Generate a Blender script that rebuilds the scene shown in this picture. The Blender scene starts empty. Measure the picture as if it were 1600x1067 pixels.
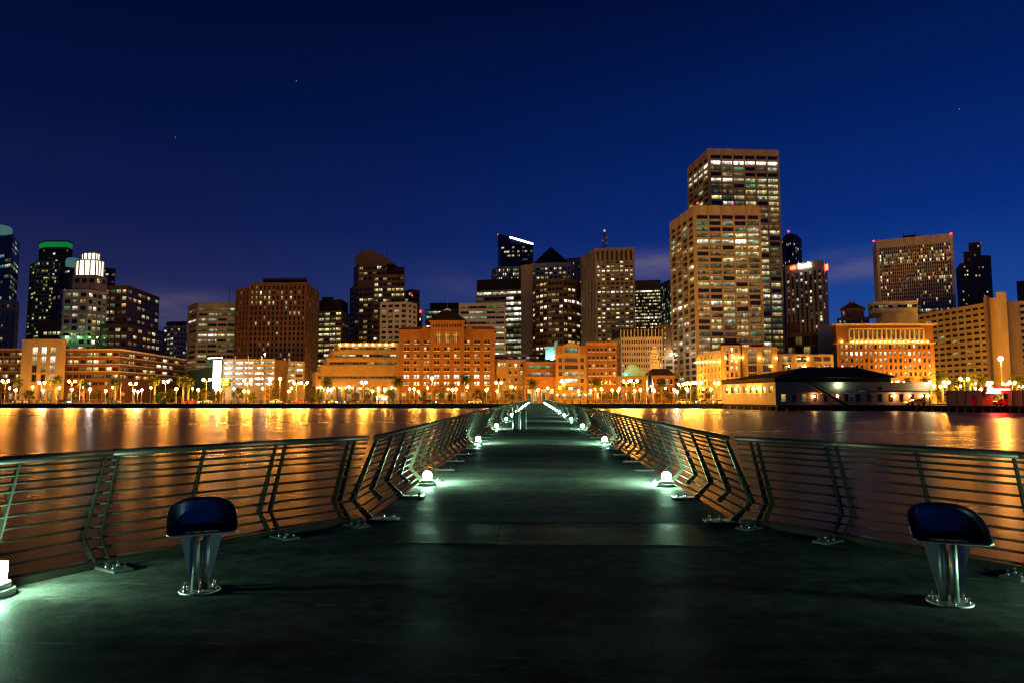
import bpy, math, random
from mathutils import Vector, Matrix
random.seed(7)
R = random.random
U = random.uniform
S = bpy.context.scene
COL = S.collection

# ------------------------------------------------------------------ camera
FPX = 1067.0                      # focal length in pixels of the 1600 px wide photograph (24 mm)
PITCH = math.atan(87 / FPX)
YAW = math.atan(37 / FPX)
CAM = Vector((-0.18, 0.0, 1.56))
cd = bpy.data.cameras.new('camera')
cam = bpy.data.objects.new('camera', cd)
COL.objects.link(cam)
cam.location = CAM
cam.rotation_euler = (math.pi / 2 + PITCH, 0, YAW)
cd.sensor_width = 36
cd.lens = 36 * FPX / 1600
cd.clip_start = 0.1
cd.clip_end = 9000
S.camera = cam

# ------------------------------------------------------------------ render settings
S.view_settings.view_transform = 'Standard'
S.view_settings.look = 'None'
S.view_settings.exposure = 0.0
S.view_settings.gamma = 1.0
S.view_settings.use_curve_mapping = False
S.render.engine = 'CYCLES'
cy = S.cycles
cy.use_denoising = True
cy.denoiser = 'OPENIMAGEDENOISE'
cy.max_bounces = 5
cy.diffuse_bounces = 2
cy.glossy_bounces = 3
cy.sample_clamp_indirect = 6
cy.caustics_reflective = False
cy.caustics_refractive = False
cy.use_light_tree = True
cy.filter_width = 1.25


# ------------------------------------------------------------------ node helpers
class NT:
    def __init__(s, tree):
        s.t = tree
        s.t.nodes.clear()

    def n(s, typ, ins=None, **kw):
        nd = s.t.nodes.new(typ)
        for k, v in kw.items():
            setattr(nd, k, v)
        for k, v in (ins or {}).items():
            if hasattr(v, 'is_output'):
                s.t.links.new(v, nd.inputs[k])
            else:
                nd.inputs[k].default_value = v
        return nd

    def math(s, op, a, b=0.0, clamp=False):
        return s.n('ShaderNodeMath', {0: a, 1: b}, operation=op, use_clamp=clamp).outputs[0]

    def mapr(s, v, a, b, c=0.0, d=1.0, it='LINEAR'):
        return s.n('ShaderNodeMapRange', {0: v, 1: a, 2: b, 3: c, 4: d}, interpolation_type=it).outputs[0]

    def mix(s, f, a, b, bt='MIX'):
        nd = s.t.nodes.new('ShaderNodeMix')
        nd.data_type = 'RGBA'
        nd.blend_type = bt
        for i, v in ((0, f), (6, a), (7, b)):
            if hasattr(v, 'is_output'):
                s.t.links.new(v, nd.inputs[i])
            else:
                nd.inputs[i].default_value = v
        return nd.outputs[2]

    def noise(s, vec, scale, detail=3.0, rough=0.55):
        return s.n('ShaderNodeTexNoise', {'Vector': vec, 'Scale': scale, 'Detail': detail, 'Roughness': rough}).outputs['Fac']

    def ramp(s, f, stops, it='LINEAR'):
        nd = s.n('ShaderNodeValToRGB', {0: f})
        cr = nd.color_ramp
        cr.interpolation = it
        while len(cr.elements) < len(stops):
            cr.elements.new(0.5)
        for e, (p, c) in zip(cr.elements, stops):
            e.position = p
            e.color = c if len(c) == 4 else (*c, 1)
        return nd.outputs[0]


def srgb(r, g, b):
    f = lambda c: (c / 255 / 12.92) if c / 255 <= 0.04045 else ((c / 255 + 0.055) / 1.055) ** 2.4
    return (f(r), f(g), f(b), 1)


# ------------------------------------------------------------------ sky: the last blue of dusk behind the city
w = bpy.data.worlds.new('World')
S.world = w
w.use_nodes = True
T = NT(w.node_tree)
tc = T.n('ShaderNodeTexCoord').outputs['Generated']
sep = T.n('ShaderNodeSeparateXYZ', {0: tc})
elev = T.math('ARCSINE', sep.outputs[2])
deg = T.math('MULTIPLY', elev, 180 / math.pi)
hh = T.mapr(deg, -2.0, 43.0)
left = T.ramp(hh, [(0.00, srgb(62, 58, 92)), (0.10, srgb(48, 52, 94)), (0.20, srgb(36, 41, 86)), (0.34, srgb(17, 27, 74)),
                   (0.52, srgb(4, 17, 60)), (0.74, srgb(1, 9, 40)), (1.0, srgb(0, 5, 26))])
right = T.ramp(hh, [(0.00, srgb(70, 100, 168)), (0.10, srgb(46, 84, 156)), (0.20, srgb(25, 68, 146)), (0.34, srgb(9, 44, 122)),
                    (0.52, srgb(3, 31, 96)), (0.74, srgb(1, 15, 60)), (1.0, srgb(0, 6, 32))])
az = T.mapr(sep.outputs[0], -0.62, 0.62, 0.0, 1.0, 'SMOOTHSTEP')
sky = T.mix(az, left, right)
# low banks of cloud that catch the glow of the city
wob = T.n('ShaderNodeVectorMath', {0: tc, 1: (5.0, 5.0, 22.0)}, operation='MULTIPLY').outputs[0]
cn = T.noise(wob, 2.2, 3.0, 0.5)
soft = T.mapr(cn, 0.32, 0.62, 0.25, 1.0)
for (dx, dy, dz), (ex, ez), amt in (((0.168, 0.966, 0.186), (0.075, 0.024), 0.62), ((0.42, 0.89, 0.170), (0.085, 0.022), 0.42), ((-0.47, 0.875, 0.115), (0.10, 0.030), 0.40), ((-0.12, 0.98, 0.16), (0.10, 0.03), 0.10)):
    v = T.n('ShaderNodeVectorMath', {0: tc, 1: (dx, dy, dz)}, operation='SUBTRACT').outputs[0]
    v = T.n('ShaderNodeVectorMath', {0: v, 1: (1 / ex, 1 / 0.3, 1 / ez)}, operation='MULTIPLY').outputs[0]
    r2 = T.n('ShaderNodeVectorMath', {0: v}, operation='LENGTH').outputs['Value']
    blob = T.math('MULTIPLY', T.mapr(r2, 0.0, 1.5, amt, 0.0, 'SMOOTHERSTEP'), soft)
    sky = T.mix(blob, sky, srgb(112, 100, 118))
# a few faint stars
vor = T.n('ShaderNodeTexVoronoi', {'Vector': tc, 'Scale': 42.0})
st = T.mapr(vor.outputs['Distance'], 0.012, 0.03, 1.0, 0.0)
pick = T.math('GREATER_THAN', T.n('ShaderNodeSeparateColor', {0: vor.outputs['Color']}).outputs[0], 0.84)
st = T.math('MULTIPLY', T.math('MULTIPLY', st, pick), T.mapr(deg, 14, 20, 0.0, 0.3))
sky = T.mix(1.0, sky, T.n('ShaderNodeCombineColor', {0: st, 1: st, 2: T.math('MULTIPLY', st, 1.2)}).outputs[0], 'ADD')
bg = T.n('ShaderNodeBackground', {'Color': sky, 'Strength': 1.0})
T.n('ShaderNodeOutputWorld', {0: bg.outputs[0]})


# ------------------------------------------------------------------ photograph pixel -> point in the world
def ray(px, py):
    u, v = px - 800, py - 533.5
    fw = FPX * math.cos(PITCH) + v * math.sin(PITCH)
    up = FPX * math.sin(PITCH) - v * math.cos(PITCH)
    return Vector((u * math.cos(YAW) - fw * math.sin(YAW), u * math.sin(YAW) + fw * math.cos(YAW), up))


def P(px, py, Y):
    d = ray(px, py)
    return CAM + d * ((Y - CAM.y) / d.y)


def G(px, py, z=0.0):
    d = ray(px, py)
    return CAM + d * ((z - CAM.z) / d.z)


GZ = -0.4          # level of the city ground
WZ = -1.5          # level of the bay


# ------------------------------------------------------------------ materials
MAT = {}


def newmat(name):
    m = bpy.data.materials.new(name)
    m.use_nodes = True
    MAT[name] = m
    return m, NT(m.node_tree)


def wallmat(name, rgb, rough=0.85, var=0.22, scale=0.35, metal=0.0, bump=0.0, spec=0.35):
    if name in MAT:
        return MAT[name]
    m, t = newmat(name)
    pos = t.n('ShaderNodeNewGeometry').outputs['Position']
    st = t.n('ShaderNodeVectorMath', {0: pos, 1: (1, 1, 0.22)}, operation='MULTIPLY').outputs[0]
    a = t.noise(st, scale, 4.0)
    b = t.noise(pos, scale * 7, 3.0)
    f = t.math('ADD', t.math('MULTIPLY', a, 0.65), t.math('MULTIPLY', b, 0.35))
    k = t.mapr(f, 0.3, 0.7, 1 - var, 1 + var)
    c = t.n('ShaderNodeVectorMath', {0: (*rgb[:3],), 3: k}, operation='SCALE').outputs[0]
    ins = {'Base Color': c, 'Roughness': rough, 'Metallic': metal, 'Specular IOR Level': spec}
    if bump:
        ins['Normal'] = t.n('ShaderNodeBump', {'Height': t.noise(pos, scale * 30, 3.0), 'Strength': bump, 'Distance': 0.02}).outputs[0]
    p = t.n('ShaderNodeBsdfPrincipled', ins)
    t.n('ShaderNodeOutputMaterial', {0: p.outputs[0]})
    return m


def glassmat(name, emit=None, strength=0.0, base=(0.012, 0.014, 0.016)):
    """window glass; a lit one shows the uneven light of the rooms behind it"""
    m, t = newmat(name)
    ins = {'Base Color': (*base, 1), 'Roughness': 0.12, 'Specular IOR Level': 0.5}
    if emit:
        pos = t.n('ShaderNodeNewGeometry').outputs['Position']
        q = t.n('ShaderNodeVectorMath', {0: pos, 1: (1 / 1.7, 1 / 1.7, 1 / 3.0)}, operation='MULTIPLY').outputs[0]
        q = t.n('ShaderNodeVectorMath', {0: q}, operation='FLOOR').outputs[0]
        wn = t.n('ShaderNodeTexWhiteNoise', {'Vector': q}).outputs['Value']
        cell = t.mapr(t.math('POWER', wn, 1.6), 0, 1, 0.18, 1.25)
        nz = t.mapr(t.noise(pos, 1.1, 2.0), 0.35, 0.65, 0.45, 1.3)
        uv = t.n('ShaderNodeSeparateXYZ', {0: t.n('ShaderNodeUVMap').outputs[0]}).outputs[1]
        vg = t.mapr(uv, 0.15, 0.95, 0.35, 1.25, 'SMOOTHSTEP')
        s = t.math('MULTIPLY', t.math('MULTIPLY', cell, nz), t.math('MULTIPLY', vg, strength))
        ins['Emission Color'] = emit
        ins['Emission Strength'] = s
    p = t.n('ShaderNodeBsdfPrincipled', ins)
    t.n('ShaderNodeOutputMaterial', {0: p.outputs[0]})
    m.cycles.emission_sampling = 'NONE'
    return m


def lightmat(name, rgb, strength, sample=True):
    m, t = newmat(name)
    e = t.n('ShaderNodeEmission', {'Color': (*rgb, 1), 'Strength': strength})
    t.n('ShaderNodeOutputMaterial', {0: e.outputs[0]})
    m.cycles.emission_sampling = 'FRONT' if sample else 'NONE'
    return m


for k, e, s in (('dark', None, 0), ('dim', (1.0, 0.66, 0.20, 1), 0.24), ('dimg', (0.72, 0.85, 0.28, 1), 0.18), ('warm', (1.0, 0.70, 0.26, 1), 0.8),
                ('yellow', (1.0, 0.86, 0.36, 1), 1.3), ('cool', (0.85, 1.0, 0.60, 1), 0.85), ('green', (0.35, 1.0, 0.40, 1), 0.35),
                ('white', (1.0, 0.94, 0.68, 1), 1.9), ('hot', (1.0, 0.98, 0.88, 1), 4.5), ('orange', (1.0, 0.50, 0.12, 1), 1.0),
                ('teal', (0.35, 0.95, 0.85, 1), 0.45), ('red', (1, 0.12, 0.05, 1), 0.9)):
    glassmat('glass_' + k, e, s)
FRAME = wallmat('window_frame', (0.10, 0.09, 0.08), 0.6)

SODIUM = lightmat('lamp_sodium', (1.0, 0.405, 0.04), 2700)
SODIUM_LOW = lightmat('lamp_sodium_low', (1.0, 0.415, 0.04), 580)
WHITE_LAMP = lightmat('lamp_white', (1.0, 0.86, 0.66), 700)
WARM_SMALL = lightmat('lamp_warm_small', (1.0, 0.64, 0.20), 60)
UPLIGHT = lightmat('lamp_uplight', (1.0, 0.56, 0.12), 300)
GREEN_FLOOD = lightmat('lamp_green_flood', (0.45, 1.0, 0.55), 150)
DECK_LENS = lightmat('deck_lamp_lens', (0.50, 1.0, 0.63), 1500)
BEACON = lightmat('beacon_red', (1.0, 0.03, 0.02), 9, False)
RED_NEON = lightmat('neon_red', (1.0, 0.035, 0.015), 220)
RED_SIGN = lightmat('sign_red', (1.0, 0.08, 0.03), 9, False)
WHITE_NEON = lightmat('neon_white', (1.0, 0.95, 0.9), 9)
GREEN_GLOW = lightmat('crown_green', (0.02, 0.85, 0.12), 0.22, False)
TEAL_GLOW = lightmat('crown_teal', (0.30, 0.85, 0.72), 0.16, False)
LANTERN = lightmat('lantern_glow', (1.0, 0.84, 0.62), 2.6, False)
BILLBOARD = lightmat('billboard_glow', (0.86, 1.0, 0.93), 9)
EDGE_WHITE = lightmat('roof_edge_white', (0.95, 0.97, 1.0), 6, False)
HEADLIGHT = lightmat('headlight', (1.0, 0.93, 0.78), 60, False)
TAILLIGHT = lightmat('taillight', (1.0, 0.05, 0.02), 14, False)
SIGNAL_RED = lightmat('signal_red', (1.0, 0.05, 0.03), 30, False)


# ------------------------------------------------------------------ mesh builder
class MB:
    def __init__(s):
        s.v, s.f, s.m, s.sm = [], [], [], []

    def face(s, pts, mi=0, smooth=False):
        i = len(s.v)
        s.v += [tuple(p) for p in pts]
        s.f.append(tuple(range(i, i + len(pts))))
        s.m.append(mi)
        s.sm.append(smooth)

    def hexa(s, c, mi=0):
        """8 corners: 4 bottom ccw, 4 top ccw"""
        i = len(s.v)
        s.v += [tuple(p) for p in c]
        for q in ((3, 2, 1, 0), (4, 5, 6, 7), (0, 1, 5, 4), (1, 2, 6, 5), (2, 3, 7, 6), (3, 0, 4, 7)):
            s.f.append(tuple(i + k for k in q))
            s.m.append(mi)
            s.sm.append(False)

    def box(s, x0, x1, y0, y1, z0, z1, mi=0):
        s.hexa([(x0, y0, z0), (x1, y0, z0), (x1, y1, z0), (x0, y1, z0), (x0, y0, z1), (x1, y0, z1), (x1, y1, z1), (x0, y1, z1)], mi)

    def bar(s, a, b, side, up, w, h, mi=0):
        """box along a->b, w across side, h along up"""
        a, b, sd, u = Vector(a), Vector(b), Vector(side).normalized() * w / 2, Vector(up).normalized() * h / 2
        s.hexa([a - sd - u, b - sd - u, b + sd - u, a + sd - u, a - sd + u, b - sd + u, b + sd + u, a + sd + u], mi)

    def prism(s, poly, z0, z1, mi=0, cap=True):
        n = len(poly)
        for k in range(n):
            a, b = poly[k], poly[(k + 1) % n]
            s.face([(a[0], a[1], z0), (b[0], b[1], z0), (b[0], b[1], z1), (a[0], a[1], z1)], mi)
        if cap:
            s.face([(p[0], p[1], z1) for p in poly], mi)
            s.face([(p[0], p[1], z0) for p in reversed(poly)], mi)

    def path(s, pts, rad, n=8, mi=0, cap=True):
        pts = [Vector(p) for p in pts]
        rs = rad if isinstance(rad, (list, tuple)) else [rad] * len(pts)
        base = len(s.v)
        prev = None
        for i, p in enumerate(pts):
            d = (pts[min(i + 1, len(pts) - 1)] - pts[max(i - 1, 0)]).normalized()
            if prev is None:
                a = d.orthogonal().normalized() if abs(d.z) > 0.99 else Vector((0, 0, 1)).cross(d).normalized()
            else:
                a = (prev - d * prev.dot(d)).normalized()
            prev = a
            b = d.cross(a)
            for k in range(n):
                t = 2 * math.pi * k / n
                s.v.append(tuple(p + (a * math.cos(t) + b * math.sin(t)) * rs[i]))
        for i in range(len(pts) - 1):
            for k in range(n):
                q = base + i * n
                s.f.append((q + k, q + (k + 1) % n, q + n + (k + 1) % n, q + n + k))
                s.m.append(mi)
                s.sm.append(True)
        if cap:
            s.f.append(tuple(base + k for k in range(n))[::-1])
            s.f.append(tuple(base + (len(pts) - 1) * n + k for k in range(n)))
            s.m += [mi, mi]
            s.sm += [False, False]

    def lathe(s, prof, n=16, c=(0, 0, 0), mi=0, smooth=True):
        base = len(s.v)
        for r, z in prof:
            for k in range(n):
                t = 2 * math.pi * k / n
                s.v.append((c[0] + r * math.cos(t), c[1] + r * math.sin(t), c[2] + z))
        for i in range(len(prof) - 1):
            for k in range(n):
                q = base + i * n
                s.f.append((q + k, q + (k + 1) % n, q + n + (k + 1) % n, q + n + k))
                s.m.append(mi)
                s.sm.append(smooth)
        s.f.append(tuple(base + k for k in range(n))[::-1])
        s.f.append(tuple(base + (len(prof) - 1) * n + k for k in range(n)))
        s.m += [mi, mi]
        s.sm += [False, False]

    def ball(s, c, r, n=8, rings=5, mi=0):
        s.lathe([(max(r * math.sin(math.pi * i / rings), r * 0.02), -r * math.cos(math.pi * i / rings)) for i in range(rings + 1)], n, c, mi)

    def mesh(s, name, mats):
        me = bpy.data.meshes.new(name)
        me.from_pydata(s.v, [], s.f)
        me.polygons.foreach_set('material_index', s.m)
        me.polygons.foreach_set('use_smooth', s.sm)
        uv = me.uv_layers.new(name='UVMap')
        d = []
        for f in s.f:
            d += [0, 0, 1, 0, 1, 1, 0, 1] if len(f) == 4 else [0.5, 0.5] * len(f)
        uv.data.foreach_set('uv', d)
        for m in (mats if isinstance(mats, (list, tuple)) else [mats]):
            me.materials.append(MAT[m] if isinstance(m, str) else m)
        me.update()
        return me

    def build(s, name, mats, parent=None, loc=(0, 0, 0), rz=0.0):
        return put(name, s.mesh(name, mats), parent, loc, rz)


def put(name, me, parent=None, loc=(0, 0, 0), rz=0.0):
    o = bpy.data.objects.new(name, me)
    COL.objects.link(o)
    o.location = loc
    o.rotation_euler = (0, 0, rz)
    if parent is not None:
        o.parent = parent
    return o


def tag(o, label=None, cat=None, group=None, kind=None):
    for k, v in (('label', label), ('category', cat), ('group', group), ('kind', kind)):
        if v:
            o[k] = v
    return o


def thing(name, label, cat, loc=(0, 0, 0), rz=0.0, group=None):
    return tag(put(name, None, None, loc, rz), label, cat, group)


def dup(root, loc, rz=0.0, sc=1.0, label=None):
    """a copy of a thing with its parts and their sub-parts"""
    r = root.copy()
    COL.objects.link(r)
    r.location = loc
    r.rotation_euler = (0, 0, rz)
    r.scale = (sc, sc, sc)
    if label:
        r['label'] = label
    for ch in KIDS.get(root.name, ()):
        c = ch.copy()
        COL.objects.link(c)
        c.parent = r
        for g in KIDS.get(ch.name, ()):
            d = g.copy()
            COL.objects.link(d)
            d.parent = c
    return r


KIDS = {}


def note_kids(root):
    KIDS[root.name] = list(root.children)
    for c in root.children:
        KIDS[c.name] = list(c.children)


ORD = ['first', 'second', 'third', 'fourth', 'fifth', 'sixth', 'seventh', 'eighth', 'ninth', 'tenth', 'eleventh', 'twelfth', 'thirteenth',
       'fourteenth', 'fifteenth', 'sixteenth', 'seventeenth', 'eighteenth', 'nineteenth', 'twentieth']
MARKS = [(-60, 37, 'the long brick block'), (37, 104, 'the cream gatehouse'), (104, 190, 'the right brick block'),
         (190, 298, 'the receding brick wing'), (298, 350, 'the glowing white billboard'), (350, 482, 'the parking garage'),
         (482, 622, 'the tan terraced building'), (622, 774, 'the domed brick hotel'), (774, 868, 'the gate of the pier'),
         (868, 963, 'the twin orange facades'), (963, 1060, 'the rocket sculpture'), (1060, 1132, 'the floodlit hotel'),
         (1132, 1400, 'the waterfront restaurant'), (1400, 1500, 'the white pier shed'), (1500, 1700, 'the red neon sign')]


def place_labels(items, kind, where='by'):
    """items: (pixel x, object). Numbers things from the left within the stretch before one landmark"""
    for a, b, mk in MARKS:
        here = sorted([(px, o) for px, o in items if a <= px < b], key=lambda q: q[0])
        for i, (px, o) in enumerate(here):
            o['label'] = f'{kind} {where} {mk}' if len(here) == 1 else f'{kind} {where} {mk}, {ORD[min(i, 19)]} from the left'


def beam_text(name, body, size, mat, parent, loc, rz, extrude=0.05, bold=0.0):
    """flat lettering as a real mesh"""
    cu = bpy.data.curves.new(name, 'FONT')
    cu.body = body
    cu.size = size
    cu.extrude = extrude
    cu.align_x = 'CENTER'
    cu.offset = bold
    tmp = bpy.data.objects.new(name, cu)
    COL.objects.link(tmp)
    dg = bpy.context.evaluated_depsgraph_get()
    me = bpy.data.meshes.new_from_object(tmp.evaluated_get(dg))
    bpy.data.objects.remove(tmp)
    bpy.data.curves.remove(cu)
    me.materials.clear()
    me.materials.append(mat)
    o = bpy.data.objects.new(name, me)
    COL.objects.link(o)
    o.location = loc
    o.rotation_euler = (math.pi / 2, 0, rz)
    o.parent = parent
    return o

# =================================================================== THE SETTING
# ---- water
def water_mat():
    m, t = newmat('bay_water')
    pos = t.n('ShaderNodeNewGeometry').outputs['Position']
    v1 = t.n('ShaderNodeVectorMath', {0: pos, 1: (0.10, 0.8, 1)}, operation='MULTIPLY').outputs[0]
    v2 = t.n('ShaderNodeVectorMath', {0: pos, 1: (0.7, 3.6, 1)}, operation='MULTIPLY').outputs[0]
    h = t.math('ADD', t.math('MULTIPLY', t.noise(v1, 1.0, 3.0), 1.0), t.math('MULTIPLY', t.noise(v2, 1.0, 4.0), 0.6))
    b = t.n('ShaderNodeBump', {'Height': h, 'Strength': 0.05, 'Distance': 0.04}).outputs[0]
    ro = t.mapr(t.noise(v1, 0.35, 2.0), 0.35, 0.65, 0.27, 0.335)
    fr = t.n('ShaderNodeFresnel', {'IOR': 1.33, 'Normal': b})
    body = t.n('ShaderNodeBsdfDiffuse', {'Color': (0.006, 0.009, 0.012, 1)})
    gl = t.n('ShaderNodeBsdfGlossy', {'Color': (0.31, 0.265, 0.275, 1), 'Roughness': ro, 'Normal': b})
    p = t.n('ShaderNodeMixShader', {0: fr.outputs[0], 1: body.outputs[0], 2: gl.outputs[0]})
    t.n('ShaderNodeOutputMaterial', {0: p.outputs[0]})
    return m


WATER = water_mat()
mb = MB()
mb.face([(-2500, -900, WZ), (2500, -900, WZ), (2500, 206, WZ), (-2500, 206, WZ)])
tag(mb.build('water', WATER), 'smooth dark bay water mirroring the city lights', kind='structure')

# ---- land
wallmat('asphalt', (0.055, 0.053, 0.05), 0.8, 0.3, 0.5)
wallmat('paving', (0.20, 0.18, 0.155), 0.8, 0.25, 0.8)
wallmat('seawall_concrete', (0.10, 0.085, 0.07), 0.85, 0.4, 0.6)
wallmat('kerb_stone', (0.30, 0.29, 0.27), 0.8, 0.2, 0.8)
wallmat('road_paint', (0.75, 0.74, 0.70), 0.7, 0.15, 1.0)
SHORE = 196.0
mb = MB()
mb.face([(-4000, SHORE + 0.6, GZ - 0.13), (4000, SHORE + 0.6, GZ - 0.13), (4000, 6000, GZ - 0.13), (-4000, 6000, GZ - 0.13)])
tag(mb.build('ground', 'asphalt'), kind='structure')
mb = MB()
mb.box(-700, 700, SHORE + 0.6, 218, GZ - 0.5, GZ)
tag(mb.build('promenade', 'paving'), kind='structure')
mb = MB()
mb.box(-700, 700, 246, 256, GZ - 0.5, GZ)
tag(mb.build('pavement', 'paving'), kind='structure')
mb = MB()
mb.box(-700, 700, 218, 218.3, GZ - 0.4, GZ + 0.01)
tag(mb.build('kerb', 'kerb_stone'), kind='structure')
road = MB()
road.face([(-700, 218.3, GZ - 0.125), (700, 218.3, GZ - 0.125), (700, 246, GZ - 0.125), (-700, 246, GZ - 0.125)])
rd = tag(road.build('road', 'asphalt'), kind='structure')
mb = MB()
mb.box(-3, 3, -0.07, 0.07, 0, 0.006)
lane = mb.mesh('lane_marking', 'road_paint')
for yy in (225, 239):
    for k in range(-14, 15):
        put('lane_marking', lane, rd, (k * 12.0, yy, GZ - 0.121))
mb = MB()
mb.box(-700, 700, SHORE, SHORE + 0.6, -4.0, GZ + 0.04)
sw = tag(mb.build('seawall', 'seawall_concrete'), 'dark concrete seawall along the far shore', kind='structure')
mb = MB()
mb.box(-700, 700, SHORE - 0.15, SHORE + 0.7, GZ + 0.042, GZ + 0.20)
mb.build('coping', 'seawall_concrete', sw)

# seawall railing: one long railing with its own posts
wallmat('dark_iron', (0.035, 0.032, 0.028), 0.55, 0.2, 3.0, metal=0.3)
PR = thing('promenade_railing', 'long dark iron railing on top of the far seawall', 'railing', (0, SHORE + 0.3, GZ + 0.2))
pm = MB()
pm.box(-0.11, 0.11, -0.11, 0.11, 0, 0.98)
pm.box(-0.15, 0.15, -0.15, 0.15, 0.98, 1.04)
postm = pm.mesh('post', 'dark_iron')
px0 = P(-10, 620, SHORE).x
px1 = P(1150, 620, SHORE).x
k = 0
x = px0
while x < px1:
    if not (-3.4 < x < 3.4):
        put('post', postm, PR, (x, 0, 0))
    x += 2.15
for z, r in ((0.90, 0.04), (0.62, 0.022), (0.36, 0.022)):
    for a, b in ((px0, -3.2), (3.2, px1)):
        mb = MB()
        mb.path([(a, 0, z), (b, 0, z)], r, 6)
        mb.build('rail', 'dark_iron', PR)


# ------------------------------------------------------------------ the pier
def deck_mat(name, lo, hi, rough, gloss=0.012):
    m, t = newmat(name)
    pos = t.n('ShaderNodeNewGeometry').outputs['Position']
    st = t.n('ShaderNodeVectorMath', {0: pos, 1: (0.55, 1.5, 1)}, operation='MULTIPLY').outputs[0]
    a = t.noise(st, 0.7, 6.0, 0.62)
    b = t.noise(pos, 5.0, 5.0, 0.6)
    c = t.noise(pos, 38.0, 3.0, 0.6)
    f = t.math('ADD', t.math('MULTIPLY', a, 0.55), t.math('ADD', t.math('MULTIPLY', b, 0.3), t.math('MULTIPLY', c, 0.15)))
    col = t.ramp(f, [(0.38, lo), (0.49, tuple(p * 0.6 + q * 0.4 for p, q in zip(lo, hi))), (0.60, hi)])
    # small pale scuffs and dark gum spots
    vo = t.n('ShaderNodeTexVoronoi', {'Vector': pos, 'Scale': 2.3})
    spot = t.mapr(vo.outputs['Distance'], 0.02, 0.05, 0.55, 0.0)
    col = t.mix(spot, col, (0.015, 0.014, 0.013, 1))
    sc = t.mapr(t.noise(t.n('ShaderNodeVectorMath', {0: pos, 1: (0.8, 9, 1)}, operation='MULTIPLY').outputs[0], 1.3, 6.0, 0.7), 0.61, 0.70, 0.0, 0.5)
    col = t.mix(sc, col, (0.30, 0.29, 0.26, 1))
    rg = t.mapr(t.noise(st, 1.6, 5.0), 0.3, 0.7, rough - 0.12, rough + 0.14)
    bp = t.n('ShaderNodeBump', {'Height': t.math('ADD', c, t.math('MULTIPLY', b, 1.4)), 'Strength': 0.32, 'Distance': 0.012}).outputs[0]
    df = t.n('ShaderNodeBsdfDiffuse', {'Color': col, 'Roughness': 0.6, 'Normal': bp})
    gs = t.n('ShaderNodeBsdfGlossy', {'Color': (0.9, 0.9, 0.9, 1), 'Roughness': rg, 'Normal': bp})
    p = t.n('ShaderNodeMixShader', {0: gloss, 1: df.outputs[0], 2: gs.outputs[0]})
    t.n('ShaderNodeOutputMaterial', {0: p.outputs[0]})
    return m


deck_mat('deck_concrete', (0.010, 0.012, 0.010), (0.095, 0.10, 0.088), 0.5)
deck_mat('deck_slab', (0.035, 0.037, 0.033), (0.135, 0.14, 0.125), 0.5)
deck_mat('steel_plate', (0.012, 0.013, 0.012), (0.07, 0.07, 0.063), 0.4, 0.025)
wallmat('rail_paint', (0.016, 0.014, 0.009), 0.55, 0.4, 6.0, metal=0.0, spec=0.2)
wallmat('hand_rail', (0.028, 0.026, 0.021), 0.42, 0.18, 3.0, metal=0.0, spec=0.45)
wallmat('galvanised', (0.075, 0.078, 0.075), 0.45, 0.3, 6.0, metal=0.4)
wallmat('bolt_steel', (0.6, 0.6, 0.58), 0.25, 0.15, 20.0, metal=0.95)
wallmat('lamp_body', (0.30, 0.31, 0.29), 0.5, 0.18, 5.0, metal=0.2)
wallmat('pile', (0.11, 0.10, 0.09), 0.9, 0.35, 1.2)

END = 190.0
WX = 2.30
JN = [(2.36, 8.70), (3.13, 7.78), (4.18, 6.32), (4.86, 4.90), (5.12, 3.10), (4.95, 0.7), (3.95, -1.9)]   # corners of the round end
poly = [(x + 0.02, y) for x, y in JN[::-1]] + [(2.34, 8.755), (-2.34, 8.755)] + [(-x - 0.02, y) for x, y in JN] + [(-1.6, -3.4), (1.6, -3.4)]
mb = MB()
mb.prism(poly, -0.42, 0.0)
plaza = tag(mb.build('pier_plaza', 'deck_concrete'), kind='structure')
mb = MB()
mb.box(-1.72, -0.625, 7.46, 8.56, 0.0, 0.004)
mb.build('threshold_plate', 'steel_plate', plaza)
mb = MB()
mb.box(-0.60, 1.86, 7.44, 8.58, 0.0, 0.006)
mb.build('threshold_plate', 'steel_plate', plaza)
mb = MB()
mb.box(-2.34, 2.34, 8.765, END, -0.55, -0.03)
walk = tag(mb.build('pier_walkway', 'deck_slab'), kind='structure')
ln = 5.6
n = int((END - 8.77) / ln)
ln = (END - 8.77) / n
for k in range(n):
    mb = MB()
    y0, y1 = 8.772 + k * ln, 8.77 + (k + 1) * ln - 0.014
    dz = U(-0.003, 0.003)
    mb.box(-2.335, 2.335, y0, y1, -0.028, 0.0 + dz)
    mb.build('slab', 'deck_slab', walk)
mb = MB()
mb.hexa([(-2.3, END, -0.6), (2.3, END, -0.6), (2.3, SHORE + 2, -0.6), (-2.3, SHORE + 2, -0.6), (-2.3, END, -0.01), (2.3, END, -0.01), (2.3, SHORE + 2, GZ + 0.03), (-2.3, SHORE + 2, GZ + 0.03)])
mb.build('ramp', 'deck_slab', walk)
pm = MB()
pm.path([(0, 0, -4.5), (0, 0, -0.45)], 0.26, 10)
pile = pm.mesh('pile', 'pile')
for k in range(17):
    for sx in (-1.5, 1.5):
        put('pile', pile, walk, (sx, 12 + 11.0 * k, 0))

# railing profile: leans out from the foot, kinks, then leans back in
def prof(z):
    if z < 0.25:
        return 0.24 * z / 0.25
    return 0.24 - 0.31 * (z - 0.25) / 0.80


BARS = [0.985, 0.92, 0.85, 0.78, 0.674, 0.565, 0.455, 0.345, 0.238, 0.155, 0.07]


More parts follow.
